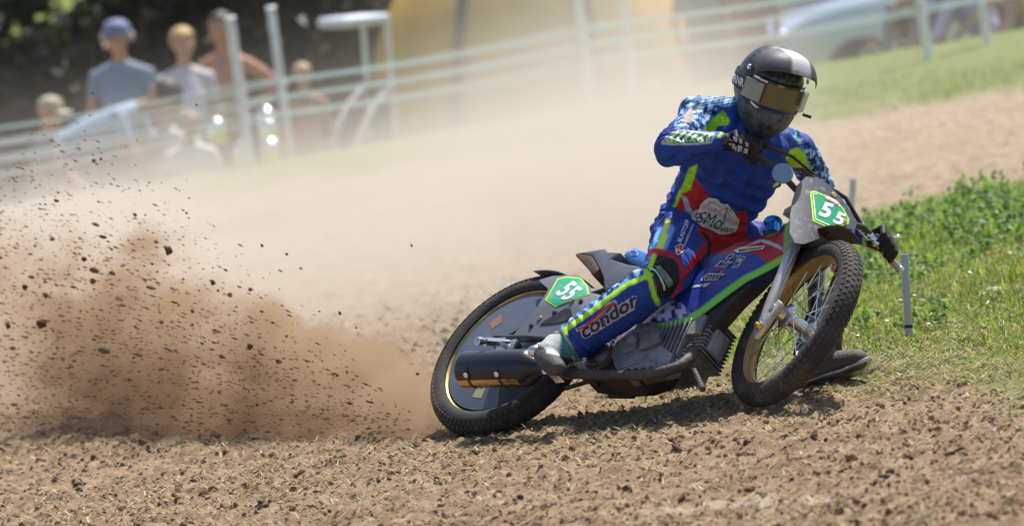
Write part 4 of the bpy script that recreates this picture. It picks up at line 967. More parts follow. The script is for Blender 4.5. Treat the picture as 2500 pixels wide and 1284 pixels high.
up_edge = [(1588, 672), (1560, 682), (1530, 695), (1496, 720), (1461, 748), (1419, 777), (1382, 803), (1372, 826)]
paint(SHN, up_edge + [(1330, 800), (1340, 770), (1420, 710), (1500, 650), (1560, 640), (1585, 655)], CAM)
line(SHN, up_edge, 6, NEO); line(SHN, zt([(110, 910), (190, 1080), (240, 1290), (300, 1420)]), 6, NEO)
line(SHN, [(1344, 788), (1358, 808), (1378, 824), (1395, 850), (1404, 876)], 5, np.array((.5, .6, .2)))
# left leg seen through the wheel
C[LB['lshin']] = (.035, .033, .035); line(LB['lshin'], [(2030, 640), (2022, 780)], 14, np.array((.33, .45, .08))); k = LB['lshin'] & face & (np.abs(X - 2034) < 6) & (vnoise(X * 0, Y * .06, 5) > .5); C[k] = RED * .4
M_suit = mat('race_suit', vcol='Col', rough=.62, dirt=.25, dirt_col=(.22, .16, .11), dscale=6, bump=.22, bscale=170, spec=.35, dthr=.6)
rider = empty('person', Vector(at(2000, 945, 19.58)))
tag(rider, 'rider in blue, red and neon yellow race suit and dark helmet crouched on the motorcycle', 'person')
RB = np.array(rider.location)
body = body_obj('body', V - RB, F, M_suit, rider, C)
bpy.context.view_layer.update()
def rpart(mb, name, mats, parent=None, **k): return mk(name, mb.verts() - RB, mb.f, mats, mb.m, parent or rider, **k)
# ---- print on the suit
bvb = world_bvh([body])
M_ink = mat('dark_green_ink', (.01, .05, .03), .6); M_goldink = mat('gold_ink', (.55, .36, .05), .6); M_cloth = mat('white_cloth_print', (.66, .62, .62), .7, dirt=.2, dscale=8)
z5 = lambda L_: z6(L_, 320 / 1644, (1640, 470))
decal('white_emblem', [poly2d(z5([(240, 270), (290, 225), (345, 210), (350, 160), (375, 130), (420, 95), (470, 65), (550, 70), (590, 95), (610, 135), (650, 150), (700, 138), (725, 180), (780, 240), (800, 290), (850, 340), (840, 390), (830, 430), (800, 490), (700, 520), (600, 525), (500, 480), (440, 450), (380, 430), (250, 330)]))], bvb, M_cloth, body, .003, 10)
for it in (text2d('SMo', z5([(330, 230), (640, 290), (620, 480), (300, 370)]), -.004, .5), stroke2d(z5([(300, 290), (320, 255), (370, 270), (360, 320), (310, 325), (295, 290)]), 2.4), stroke2d(z5([(690, 190), (670, 300), (640, 400), (620, 500)]), 2), text2d('races', z5([(640, 430), (800, 455), (790, 500), (620, 480)]), .0, .5)): decal('emblem_script', [it], bvb, M_ink, body, .0045, 10)
for p in ([(390, 210), (440, 160), (480, 120), (530, 130), (620, 190)], [(480, 120), (470, 150)], [(580, 235), (640, 210), (690, 190), (770, 250)], [(690, 190), (700, 250), (730, 300)], [(790, 380), (820, 385)]): decal('emblem_stroke', [stroke2d(z5(p), 2.6)], bvb, M_goldink, body, .0045, 10)
decal('thigh_lettering', [text2d('BLASTOFF', zt([(600, 440), (735, 105), (800, 130), (660, 465)]), .02), text2d('UNLIMITED RACING', zt([(690, 520), (830, 175), (860, 190), (720, 535)]), .02)], bvb, M_white, body, .003, 10)
dm = zt([(560, 530), (650, 480), (695, 510), (690, 610), (610, 665), (580, 640)])
decal('badge', [poly2d(dm)], bvb, M_white, body, .003, 10); decal('badge_centre', [poly2d(inset(dm, .8))], bvb, M_red, body, .0042, 10); decal('badge_mark', [poly2d(inset(dm, .4))], bvb, M_yel, body, .0052, 10)
zc = lambda L_: z6(L_, 520 / 2385, (1280, 720))
M_lilac = mat('pale_print', (.50, .44, .50), .6, dirt=.35, dscale=12, dthr=.52)
q1 = zc([(560, 250), (1240, -130), (1300, 40), (640, 500)])
decal('shin_lettering_outline', [text2d('condor', zc([(600, 330), (1250, -60), (1290, 130), (650, 520)]), .13), stroke2d(zc([(580, 400), (700, 340), (850, 220), (940, 110), (1030, 70)]), 9)], bvb, M_lilac, body, .003, 10)
decal('shin_lettering', [text2d('condor', zc([(618, 345), (1245, -40), (1278, 110), (662, 500)]), .025)], bvb, M_navy, body, .0045, 10)
decal('shin_swoosh', [stroke2d(zc([(590, 390), (690, 350), (760, 280), (850, 200), (930, 130), (1010, 85)]), 4.5), stroke2d(zc([(690, 350), (800, 290), (900, 200), (1010, 100)]), 3)], bvb, M_red, body, .005, 10)
decal('sleeve_lettering', [text2d('GARAGE', z6([(300, 695), (1000, 690), (980, 750), (300, 755)]), .03, 0, 1.25)], bvb, M_white, body, .003, 10)
for a in (360, 470, 590, 700, 830, 930): decal('sleeve_stroke', [stroke2d(z6([(a, 700), (a + 130, 590)]), 6)], bvb, M_white, body, .003, 10)
decal('arm_seam', [stroke2d(z6([(660, 965), (780, 955), (960, 915)]), 2)], bvb, M_black, body, .003, 10)
decal('chest_zip', [stroke2d([(1828, 300), (1842, 330), (1850, 360), (1852, 390), (1830, 440), (1815, 480)], 2.2)], bvb, M_black, body, .003, 10)
# glove armour: grey plates on the knuckles
M_plate = mat('glove_plates', (.42, .41, .40), .4, .3, dirt=.3, dscale=20)
gp = [[(1778, 338), (1787, 345), (1785, 357), (1777, 350)], [(1790, 332), (1800, 338), (1799, 348), (1792, 344)], [(1788, 350), (1800, 355), (1797, 371), (1786, 366)], [(1803, 337), (1813, 342), (1812, 352), (1805, 349)], [(1802, 354), (1813, 358), (1810, 375), (1800, 371)], [(1818, 346), (1828, 351), (1828, 360), (1820, 357)], [(1817, 361), (1827, 364), (1824, 376), (1815, 373)]]
for g in gp: decal('knuckle_plate', [poly2d(g)], bvb, M_plate, body, .004, 8)
# knee guard slider
M_guard = mat('knee_guard', (.18, .22, .25), .35, .4, dirt=.3, dscale=18)
decal('knee_strip', [stroke2d(zt([(170, 850), (260, 900), (330, 1000), (390, 1130), (400, 1210)]), 5)], bvb, mat('silver_strip', (.55, .55, .57), .35, .5), body, .005, 8)
decal('knee_badge', [poly2d(zt([(250, 830), (330, 820), (430, 930), (530, 1060), (530, 1120), (460, 1170), (420, 1090), (340, 960)]))], bvb, M_guard, body, .006, 8)
decal('knee_badge_mark', [stroke2d(zt([(320, 900), (380, 960), (420, 1050)]), 7)], bvb, mat('badge_green', (.06, .25, .05), .5), body, .008, 8)
# ---- boots
q = MB(); M_boot = mat('muddy_boot', vcol='Col', rough=.7, dirt=.6, dirt_col=(.13, .10, .075), dscale=18, bump=.35, bscale=90, dthr=.5)
b2 = Body(); b2.chain([at(1392, 842, 19.62), at(1360, 850, 19.60), at(1342, 862, 19.57)], [.060, .055, .048], 'leg'); b2.chain([at(1322, 858, 19.62), at(1338, 878, 19.54), at(1352, 892, 19.48), at(1364, 898, 19.44)], [.034, .042, .037, .028], 'foot')
v, nn, f_, lb, nm = b2.fuse(.006, 4); p = proj(v); c = np.tile((.05, .045, .04), (len(v), 1)); up_ = inside([(1300, 836), (1345, 815), (1400, 815), (1415, 880), (1370, 870), (1332, 860), (1330, 848)], p[:, 0], p[:, 1]); c[up_] = (.40, .45, .43); c[up_ & (p[:, 0] > 1368)] = (.05, .22, .25)
boot = body_obj('boot', v - RB, f_, M_boot, rider, c); boot['label'] = 'white and teal boot with dark worn foot on the footpeg'
q = MB(); q.ball(at(1308, 857, 19.60), (.030, .022, .022)); rpart(q, 'heel_cap', M_steel, boot)
b2 = Body(); hl, md, to = at(1976, 908, 19.63), at(2032, 889, 19.60), at(2094, 878, 19.56)
b2.chain([at(2015, 845, 19.66), at(2003, 880, 19.64), hl], [.058, .052, .045], 'leg'); b2.chain([hl, md, to], [.047, .047, .038], 'foot'); b2.cap(at(2004, 872, 19.64), .050, md, .047, 'foot')
v, nn, f_, lb, nm = b2.fuse(.006, 4); boot2 = body_obj('boot', v - RB, f_, M_boot, rider, np.tile((.085, .072, .062), (len(v), 1))); boot2['label'] = 'muddy black boot with steel-edged sole on the ground'
# steel sole: plate following the foot, tipped so that its underside faces the camera
fd = unit(to - hl); sn = unit(at(2052, 938, 19.55) - at(2040, 895, 19.58)); sn = unit(sn - (sn @ fd) * fd); ss = np.cross(fd, sn)
out_ = []
for t in np.linspace(0, 2 * math.pi, 28, endpoint=False):
    l = math.cos(t); w = math.sin(t); out_.append((hl + to) / 2 + fd * (l * .138 + .006) + ss * w * (.041 + .010 * l) + sn * (.034 - .06 * max(0, l - .3) ** 1.6))
q = MB(); q.prism(out_, sn * .010); so = rpart(q, 'sole', mat('steel_sole_edge', (.55, .54, .55), .35, .9, dirt=.6, dirt_col=(.10, .08, .065), dscale=16, dthr=.5), boot2, bevel=.002)
# ---- helmet with peak and goggles
yaw, rol_, pit_ = math.radians(22), math.radians(13), math.radians(15)
eu = UP * math.cos(rol_) + RT * math.sin(rol_); el_ = RT * math.cos(rol_) - UP * math.sin(rol_); tc_ = -FW
ef = unit(tc_ * math.cos(yaw) + el_ * math.sin(yaw) - eu * math.sin(pit_)); eu = unit(eu - (eu @ ef) * ef); el_ = np.cross(eu, ef)     # el_ = the rider's left
if el_ @ RT < 0: el_ = -el_
HC = at(1876, 213, 19.74)
def hw_(p): p = np.atleast_2d(p); return HC + p[:, :1] * ef + p[:, 1:2] * el_ + p[:, 2:] * eu
n1, n2 = 64, 44; V_, C_ = [], []
az = np.arange(n1) / n1 * 2 * math.pi
for j in range(n2 + 1):
    e = -math.pi / 2 + math.pi * j / n2
    for a in az:
        d = np.array([math.cos(e) * math.cos(a), math.cos(e) * math.sin(a), math.sin(e)])
        p = d * [.142, .116, .150 if d[2] > 0 else .168]
        lowf = max(0, -d[2]); fr_ = max(0, d[0])
        p[0] +=   .064 * fr_ ** 1.6 * min(1, lowf * 2.0) * (1 if d[2] > -.85 else .8); p[2] -= .036 * lowf * fr_
        p[1] *= 1 - .16 * max(0, lowf - .25) * (1 + fr_)
        if d[0] < 0 and d[2] < 0: p[2] *= .82
        pa = math.degrees(math.atan2(p[1], p[0])); port = abs(pa) < 66 and -.045 < p[2] < .048
        if port:
            k = min(1, (66 - abs(pa)) / 8, (p[2] + .045) / .012, (.048 - p[2]) / .012); p[:2] *= 1 - .17 * k
        V_.append(p); c = (.028, .032, .036)
        nzz = vnoise(a * 3.1 + 5, e * 4 + 2, 8) * .6 + vnoise(a * 9, e * 11, 9) * .4
        c = np.array([(.035, .045, .052), (.045, .075, .08), (.022, .024, .028), (.085, .08, .08)][min(3, int(nzz * 4.2))])
        if port: c = np.array((.25, .13, .085)) if -.03 < p[2] < .03 and abs(pa) < 45 else np.array((.012, .012, .013))
        C_.append(c)
Fh = []
for j in range(n2):
    for i in range(n1): k = (i + 1) % n1; Fh.append((j * n1 + i, j * n1 + k, (j + 1) * n1 + k, (j + 1) * n1 + i))
M_helm = mat('helmet_shell', vcol='Col', rough=.45, dirt=.5, dirt_col=(.17, .14, .115), dscale=18, coat=.15, dthr=.55, bump=.05, bscale=30)
helm = mk('helmet', hw_(np.array(V_)) - RB, Fh, M_helm, None, rider, 60); set_col(helm, np.array(C_)); helm['label'] = 'scuffed dark camouflage full-face helmet with peak'
# chin vent and side lines
# peak
V_, F_, C_ = [], [], []; na, nb_ = 25, 12
for i in range(na):
    s = -1 + 2 * i / (na - 1)
    for j in range(nb_):
        t = j / (nb_ - 1); a = s * math.radians(75)
        base = np.array([.035 + .02 * math.cos(a), .118 * math.sin(a), .052 + .104 * math.cos(a) ** .8]); tip = np.array([.058 + .132 * math.cos(a * .95) ** .8, .124 * math.sin(a), .110 - .048 * abs(s) ** 2.2])
        q_ = base * (1 - t) + tip * t; q_[2] += .022 * math.sin(math.pi * t) * (1 - s * s * .6); q_[0] += .016 * math.sin(math.pi * t); V_.append(q_)
        C_.append((.50, .49, .49) if -.12 - .10 * (1 - t) < s < .40 else (.065, .06, .066))
nv = len(V_); V_ = np.array(V_); V_ = np.concatenate([V_, V_ - [0, 0, .005]]); C_ = C_ + [(.015, .015, .016)] * nv
for i in range(na - 1):
    for j in range(nb_ - 1):
        q_ = i * nb_ + j; F_ += [(q_, q_ + 1, q_ + nb_ + 1, q_ + nb_), (q_ + nv, q_ + nb_ + nv, q_ + nb_ + 1 + nv, q_ + 1 + nv)]
for i in range(na - 1):
    for j in (0, nb_ - 1): q_ = i * nb_ + j; F_.append((q_, q_ + nb_, q_ + nb_ + nv, q_ + nv))
for j in range(nb_ - 1):
    for i in (0, na - 1): q_ = i * nb_ + j; F_.append((q_, q_ + 1, q_ + 1 + nv, q_ + nv))
peak = mk('peak', hw_(V_) - RB, F_, mat('helmet_peak', vcol='Col', rough=.55, dirt=.5, dirt_col=(.16, .13, .11), dscale=26, coat=0, dthr=.53), None, helm, 50); set_col(peak, np.array(C_))
for y_ in (-.03, .035):
    q = MB(); o3 = np.array([.135, y_, .128]); q.prism(hw_(np.array([o3, o3 + [.02, .03, -.006], o3 + [.014, .034, -.006], o3 + [-.004, .004, .001]])), eu * .004); rpart(q, 'peak_vent', M_black, peak)
for sg in (-1, 1):
    q = MB(); q.lathe([(.010, 0), (.009, .005), (.003, .007), (.001, .007)], hw_((.045, sg * .113, .062))[0], el_ * sg, 12); rpart(q, 'peak_screw', M_steel, helm)
# goggles: strap, frame, lens, roll-off canisters
def band(a0, a1, z0, z1, rx, ry, n=28, th=.004, zc_=lambda a: 0):
    V, F = [], []
    for i in range(n + 1):
        a = math.radians(a0 + (a1 - a0) * i / n)
        for z in (z0, z1):
            for k in (0, th): V.append(((rx + k) * math.cos(a), (ry + k) * math.sin(a), z + zc_(a)))
    for i in range(n):
        b = i * 4; c = b + 4; F += [(b + 1, b + 3, c + 3, c + 1), (b, c, c + 2, b + 2), (b, b + 1, c + 1, c), (b + 2, c + 2, c + 3, b + 3)]
    F += [(0, 2, 3, 1), (n * 4, n * 4 + 1, n * 4 + 3, n * 4 + 2)]
    return hw_(np.array(V)), F
gog = MB(); v, f_ = band(-60, 60, -.048, -.036, .146, .112); gog.add(v, f_); v, f_ = band(-60, 60, .036, .048, .146, .112); gog.add(v, f_)
for sg in (-1, 1): v, f_ = band(sg * 52, sg * 62, -.046, .046, .146, .113, 6); gog.add(v, f_)
gg = rpart(gog, 'goggles', mat('goggle_frame', (.03, .03, .028), .4, dirt=.3, dscale=20), helm)
v, f_ = band(-56, 56, -.040, .040, .149, .114, 30, .002); q = MB(); q.add(v, f_)
M_lens = mat('amber_lens', (.23, .18, .085), .12, dirt=.45, dirt_col=(.30, .25, .15), dscale=22, alpha=.5, dthr=.54, coat=.4); rpart(q, 'lens', M_lens, gg)
v, f_ = band(-50, -6, -.047, -.040, .153, .118, 14, .002, lambda a: -.012 * math.sin((math.degrees(-a) - 6) / 44 * 3.14)); q = MB(); q.add(v, f_); v, f_ = band(6, 50, -.047, -.040, .153, .118, 14, .002, lambda a: -.012 * math.sin((math.degrees(a) - 6) / 44 * 3.14)); q.add(v, f_); v, f_ = band(-58, -34, .040, .046, .153, .118, 8, .002); q.add(v, f_); v, f_ = band(30, 46, .040, .046, .153, .118, 8, .002); q.add(v, f_)
rpart(q, 'frame_edge', M_white, gg)
M_can = mat('clear_canister', (.44, .43, .38), .15, dirt=.7, dirt_col=(.20, .175, .135), dscale=42, alpha=.62, coat=.5, dthr=.5)
for sg in (-1, 1):
    v, f_ = band(sg * 36, sg * 66, -.034, .034, .158, .124, 10, .012); q = MB(); q.add(v, f_); can = rpart(q, 'roll_off_canister', M_can, gg, bevel=.003)
q = MB(); p0 = hw_((.07, .125, -.05))[0]; q.tube([p0, p0 + el_ * .03 + ef * .01], .006, 8); rpart(q, 'canister_knob', M_black, gg)
v, f_ = band(-150, -62, -.026, .026, .147, .119, 20, .003); q = MB(); q.add(v, f_); stp = rpart(q, 'strap', M_black, gg)
v, f_ = band(62, 150, -.026, .026, .147, .119, 20, .003); q = MB(); q.add(v, f_); rpart(q, 'strap', M_black, gg)
bpy.context.view_layer.update()
bs = world_bvh([stp, helm])
decal('strap_lettering', [text2d('RNR', [(1793, 180), (1818, 194), (1814, 214), (1790, 201)], .03)], bs, M_white, stp, .002, 8)
bl = world_bvh([gg] + [c for c in gg.children if c.name.startswith('lens')])
decal('lens_lettering', [text2d('RNR', [(1901, 208), (1916, 210), (1915, 216), (1900, 214)], .02)], bl, mat('orange_print', (.8, .42, .03), .5), gg, .002, 8)
# ------------------------------------------------------------------ stakes, fence, spectators, tent, car, trees
def gpt(x, y): return np.array([x, y, float(gz(x, y))])
def under(px, py, d):
    p = at(px, py, d); return gpt(p[0], p[1])
M_stake = mat('grey_white_stake', (.50, .52, .53), .6, dirt=.3, dscale=20)
M_post = mat('white_fence_post', (.74, .77, .80), .55, dirt=.25, dscale=8)
M_tape = mat('pale_tape', (.58, .74, .74), .5, alpha=.6); add_translucent(M_tape, .35, (1, 1, 1, 1))
def stake(px_top, py_top, px, py, w, label):
    b = px_ground(px, py); b = gpt(b[0], b[1]); dd = (b - CP) @ FW; t = at(px_top, py_top, dd); q = MB(); n = unit(t - b); h = np.linalg.norm(t - b)
    e = empty('marker_stake', Vector(b)); tag(e, label, 'stake', 'marker stakes along the infield edge')
    a, c = frame_of(n, (0, 1, 0)); R_ = np.array([a, c, n]); q.box(n * (h / 2 - .02), (w / 2, w / 2, h / 2 + .02), R_); mk('stake_body', q.verts(), q.f, M_stake, q.m, e, bevel=.003)
    q = MB(); q.box(n * (h * .13), (w / 2 + .0015, w / 2 + .0015, .006), R_); mk('band', q.verts(), q.f, M_black, q.m, e)
stake(2208, 620, 2219, 818, .027, 'grey-white marker stake standing in the grass beyond the left handlebar')
stake(2083, 437, 2076, 520, .029, 'pale marker stake behind the number shield, farther back')
# fence: two rows of posts, each with two tapes
ROWS = [(38.3, [-250, 580, 1415, 2240, 3060]), (39.0, [-140, 680, 1520, 2385, 3200])]
for ri, (d0, xs_) in enumerate(ROWS):
    tops = []
    f = empty('tape_fence', Vector(under(xs_[1], 60, d0))); tag(f, ['nearer tape fence of white posts between track and spectators', 'farther tape fence of white posts close behind the first'][ri], 'fence', 'tape fences')
    fb = np.array(f.location); posts = []
    for i, x in enumerate(xs_):
        dd = d0 - .0006 * (x - 600); py_ = 62 - (x - 580) * .148; p = at(x, py_, dd); g_ = gpt(p[0], p[1]); h = 1.0 + .03 * (i % 2)
        tl = np.array([-.045 + .015 * (i % 3 - 1), 0, 1]); q = MB(); q.tube([g_ - fb - tl * .1, g_ - fb + tl * h], .042 if ri == 0 else .038, 10, flat=.8); q.tube([g_ - fb + tl * h, g_ - fb + tl * (h + .012)], [.043, .03], 10)
        mk('post', q.verts(), q.f, M_post, q.m, f); posts.append(g_ - fb)
    for hgt in ((.58, .47, .36) if ri == 0 else (.53, .42, .30)):
        q = MB()
        for a, b in zip(posts[:-1], posts[1:]):
            n = 10; L0 = []
            for k in range(n + 1):
                t = k / n; c = a * (1 - t) + b * t + np.array([0, -.047, hgt - .035 * math.sin(math.pi * t)]); L0.append(c)
            for k in range(n):
                tw = .5 + .5 * math.sin(k * 1.3 + hgt * 9)
                c0, c1 = L0[k], L0[k + 1]; q.add([c0 + [0, .002, .010], c0 + [0, -.002, -.010], c1 + [0, -.002, -.010], c1 + [0, .002, .010]], [(0, 1, 2, 3)])
        mk('tape', q.verts(), q.f, M_tape, q.m, f)

M_pers = mat('clothes_and_skin', vcol='Col', rough=.75, bump=.15, bscale=60)
M_hair = {'brown': mat('brown_hair', (.09, .05, .025), .6, bump=.4, bscale=80), 'blonde': mat('blonde_hair', (.50, .33, .13), .55, bump=.4, bscale=80), 'dark': mat('dark_hair', (.03, .02, .015), .55, bump=.4, bscale=80), 'fair': mat('fair_hair', (.42, .30, .16), .6, bump=.4, bscale=80)}
SKIN = (.46, .24, .16); SKIN2 = (.52, .30, .21)
def spectator(label, px, py, d, yaw, pose, top, bottom, hair=None, cap=None, sleeves=True, skin=SKIN, group=None, seat_h=.45, defenders=False, shoes=(.04, .04, .04)):
    """person whose head top is at a photo point, feet on the ground"""
    hp = at(px, py, d); g_ = gpt(hp[0], hp[1]); H = hp[2] - g_[2]
    nom = {'stand': 1.76, 'akimbo': 1.76, 'sit': 1.30, 'bend': 1.15, 'front': 1.76, 'crouch': 1.0, 'floor': .95}[pose]
    k = H / nom; yw = math.radians(yaw); fwd = np.array([math.sin(yw), -math.cos(yw), 0]); lft = np.array([math.cos(yw), math.sin(yw), 0])
    P = lambda x, y, z: (lft * x + fwd * y + np.array([0, 0, z])) * k
    b = Body(); z0 = {'sit': -.46, 'bend': -.05, 'crouch': -.65, 'floor': -.82}.get(pose, 0); lean = {'bend': 1.15, 'crouch': .5, 'sit': .12, 'floor': .25}.get(pose, 0)
    hip = np.array([0, 0, .95 + z0])
    def T(x, y, z):                                             # torso points tip forward about the hips
        dz = z - .95; return P(x, y * math.cos(lean) + dz * math.sin(lean), .95 + z0 + dz * math.cos(lean) - y * math.sin(lean))
    b.loft([T(0, 0, .92), T(0, 0, 1.08), T(0, .01, 1.25), T(0, 0, 1.38)], lft, [.16 * k, .15 * k, .165 * k, .13 * k], [.12 * k, .12 * k, .115 * k, .08 * k], 'torso')
    b.cap(T(-.13, 0, 1.385), .06 * k, T(.0, 0, 1.43), .065 * k, 'torso'); b.cap(T(.13, 0, 1.385), .06 * k, T(.0, 0, 1.43), .065 * k, 'torso'); b.cap(T(0, 0, 1.44), .055 * k, T(0, .02, 1.55), .05 * k, 'skin')
    lh = lean * .35
    hc = T(0, .03, 1.64)
    b.cap(hc + P(0, -.01, .03), .088 * k, hc + P(0, .015, -.03), .076 * k, 'skin'); b.cap(hc + P(0, .03, -.06), .05 * k, hc + P(0, .055, -.075), .035 * k, 'skin'); b.cap(hc + P(0, .08, .01), .010 * k, hc + P(0, .10, -.018), .014 * k, 'skin')
    for s in (-1, 1): b.cap(hc + P(s * .085, 0, .01), .014 * k, hc + P(s * .088, -.005, -.02), .010 * k, 'skin')
    for s in (-1, 1):
        S_ = T(s * .185, 0, 1.37)
        if pose == 'akimbo': E_, W_ = T(s * .40, -.10, 1.20), T(s * .21, .02, 1.06)
        elif pose == 'front': E_, W_ = T(s * .25, .02, 1.15), T(s * .12, .25, 1.18)
        elif pose in ('sit', 'floor'): E_, W_ = T(s * .25, .06, 1.17), T(s * .15, .28, 1.05)
        elif pose == 'bend': E_, W_ = S_ + P(s * .05, .10, -.26), S_ + P(s * .0, .24, -.44)
        elif pose == 'crouch': E_, W_ = T(s * .25, .12, 1.2), T(s * .12, .35, 1.12)
        else: E_, W_ = T(s * .245, -.03, 1.15), T(s * .235, .07, .92)
        b.chain([S_, (S_ + E_) / 2], [.056 * k, .052 * k], 'sleeve'); b.chain([(S_ + E_) / 2, E_, W_], [.046 * k, .042 * k, .030 * k], 'sleeve' if sleeves == 'long' else 'skin')
        b.hand(W_, W_ - E_, lft * s if pose != 'front' else np.array([0, 0, 1.0]), 'skin', k, .5, s < 0)
        h_ = P(s * .09, 0, .93 + z0)
        if pose in ('sit', 'crouch'): K_, A_ = P(s * .13, .42, .50 if pose == 'sit' else .5), P(s * .12, .40 if pose == 'sit' else .1, .09)
        elif pose == 'floor': K_, A_ = P(s * .14, .40, .46), P(s * .12, .62, .09)
        elif pose == 'bend': K_, A_ = P(s * .11, .06, .48), P(s * .12, -.02, .09)
        else: K_, A_ = P(s * .10, .02, .50), P(s * .11, -.02, .09)
        b.chain([h_, K_], [.088 * k, .062 * k], 'leg'); b.chain([K_, A_], [.06 * k, .045 * k], 'leg'); b.chain([A_ - P(0, .04, .03), A_ + P(0, .08, -.045), A_ + P(0, .17, -.055)], [.045 * k, .04 * k, .032 * k], 'shoe')
    V, N, F, lab, names = b.fuse(.012, 4); c = np.tile(skin, (len(V), 1)).astype(float)
    for nme, cc in (('torso', top), ('sleeve', top if sleeves else skin), ('leg', bottom), ('shoe', shoes)): c[lab == names.index(nme)] = cc
    c *= (.9 + .2 * vnoise3(V * 9, 4))[:, None]
    e = empty('person', Vector(g_)); tag(e, label, 'person', group); body_obj('body', V, F, M_pers, e, c)
    up_ = unit(T(0, 0, 1.75) - T(0, 0, 1.5)); fw_ = unit(fwd - (fwd @ up_) * up_); RH = np.array([lft, fw_, up_])
    if hair:
        q = MB(); q.ball(hc + (fw_ * -.018 + up_ * .035) * k, np.array([.098, .108, .098]) * k, R=RH, n=16); V2 = q.verts()
        m = (V2 - hc) @ fw_ < .05 * k; V2[~m] -= fw_ * .03 * k * 0 + up_ * 0
        q.v = [np.where((((V2 - hc) @ fw_ > .03 * k) & ((V2 - hc) @ up_ < .05 * k))[:, None], V2 - fw_ * .06 * k, V2)]; mk('hair', q.verts(), q.f, M_hair[hair], q.m, e, 60)
    if cap:
        q = MB(); q.lathe([(.096 * k, -.005 * k), (.097 * k, .02 * k), (.090 * k, .05 * k), (.066 * k, .078 * k), (.03 * k, .092 * k), (.001, .094 * k)], hc + up_ * .03 * k, up_, 20); cp = mk('cap', q.verts(), q.f, mat('cap_cloth', cap[0], .7), q.m, e, 50)
        q = MB(); V2 = [];
        for i in range(9):
            a = math.radians(-60 + 15 * i); V2.append(hc + up_ * .022 * k + (lft * math.sin(a) * .10 + fw_ * math.cos(a) * .10) * k)
        for i in range(9):
            a = math.radians(-60 + 15 * i); V2.append(hc + up_ * .012 * k + (lft * math.sin(a) * .095 + fw_ * (math.cos(a) * .10 + .075)) * k)
        V2 = np.array(V2); q.add(np.concatenate([V2, V2 - up_ * .006 * k]), [(i, i + 1, i + 10, i + 9) for i in range(8)] + [(i + 18, i + 27, i + 28, i + 19) for i in range(8)] + [(9 + i, 10 + i, 28 + i, 27 + i) for i in range(8)]); mk('brim', q.verts(), q.f, mat('cap_brim', cap[1], .7), q.m, cp, 60)
    if defenders:
        for s in (-1, 1):
            q = MB(); q.lathe([(.03 * k, 0), (.034 * k, .012 * k), (.03 * k, .03 * k), (.001, .034 * k)], hc + lft * s * .085 * k, lft * s, 14); mk('ear_defender', q.verts(), q.f, mat('defender_plastic', (.45, .45, .47), .4), q.m, e)
    return e
G = 'spectators behind the fence'
spectator('man in grey-blue shirt and white peaked cap standing behind the fence', 285, 48, 42.0, -12, 'stand', (.20, .27, .36), (.10, .10, .11), cap=((.20, .23, .38), (.02, .025, .05)), hair=None, group=G, defenders=True)
spectator('blonde person in pale lilac top standing between the capped man and a bare-chested one', 440, 68, 42.2, 25, 'stand', (.62, .55, .62), (.35, .33, .36), hair='blonde', sleeves=True, skin=SKIN2, group=G)
spectator('bare-chested person with dark hair, hands on hips, behind two posts', 538, 30, 42.6, -30, 'akimbo', SKIN, (.12, .14, .22), hair='dark', sleeves=False, group=G)
spectator('person in pale cap at the far left edge, low behind the tape', 85, 235, 40.6, 70, 'sit', (.26, .24, .22), (.15, .15, .16), cap=((.42, .36, .26), (.5, .45, .34)), group=G)
spectator('person bent over in a light blue shirt beside the capped man', 165, 262, 41.3, 75, 'bend', (.30, .40, .55), (.25, .25, .28), hair='dark', group=G)
spectator('small fair-haired child in white and red at the capped man\'s elbow', 403, 212, 41.4, -20, 'sit', (.70, .66, .70), (.45, .08, .07), hair='fair', group=G, skin=SKIN2)
spectator('child in glaring white top low behind the tape', 455, 268, 40.9, 10, 'sit', (.78, .76, .80), (.6, .6, .66), hair='fair', group=G, skin=SKIN2)
spectator('brown-haired child peeping over the tape right of the posts', 735, 155, 41.8, 15, 'stand', (.42, .20, .14), (.2, .2, .22), hair='fair', group=G, skin=SKIN2)
spectator('person in navy top standing far behind, seen above the top tape', 1700, -120, 44, 20, 'stand', (.03, .045, .12), (.06, .08, .15), hair='dark', group=G)
spectator('person in red-brown top among the far crowd', 1820, -110, 44.5, -15, 'stand', (.28, .10, .07), (.05, .06, .09), hair='brown', group=G)
spectator('person in lilac clothes sitting on the bank at the right edge', 2385, -165, 39.3, -58, 'floor', (.46, .40, .68), (.44, .39, .66), hair='fair', group=G, skin=SKIN2)
spectator('bare-armed person sitting on the bank between two right-hand posts', 2250, -125, 39.5, -30, 'floor', (.46, .27, .18), (.22, .17, .13), hair='brown', sleeves=False, group=G, skin=SKIN2)
spectator('child whose head shows just left of the right-hand post', 2122, 82, 39.9, 0, 'sit', (.35, .28, .25), (.2, .2, .2), hair='brown', group=G, skin=SKIN2)
spectator('person in dark top sitting at the far right edge', 2500, -140, 39.6, -40, 'floor', (.07, .065, .07), (.40, .22, .15), hair='dark', group=G)
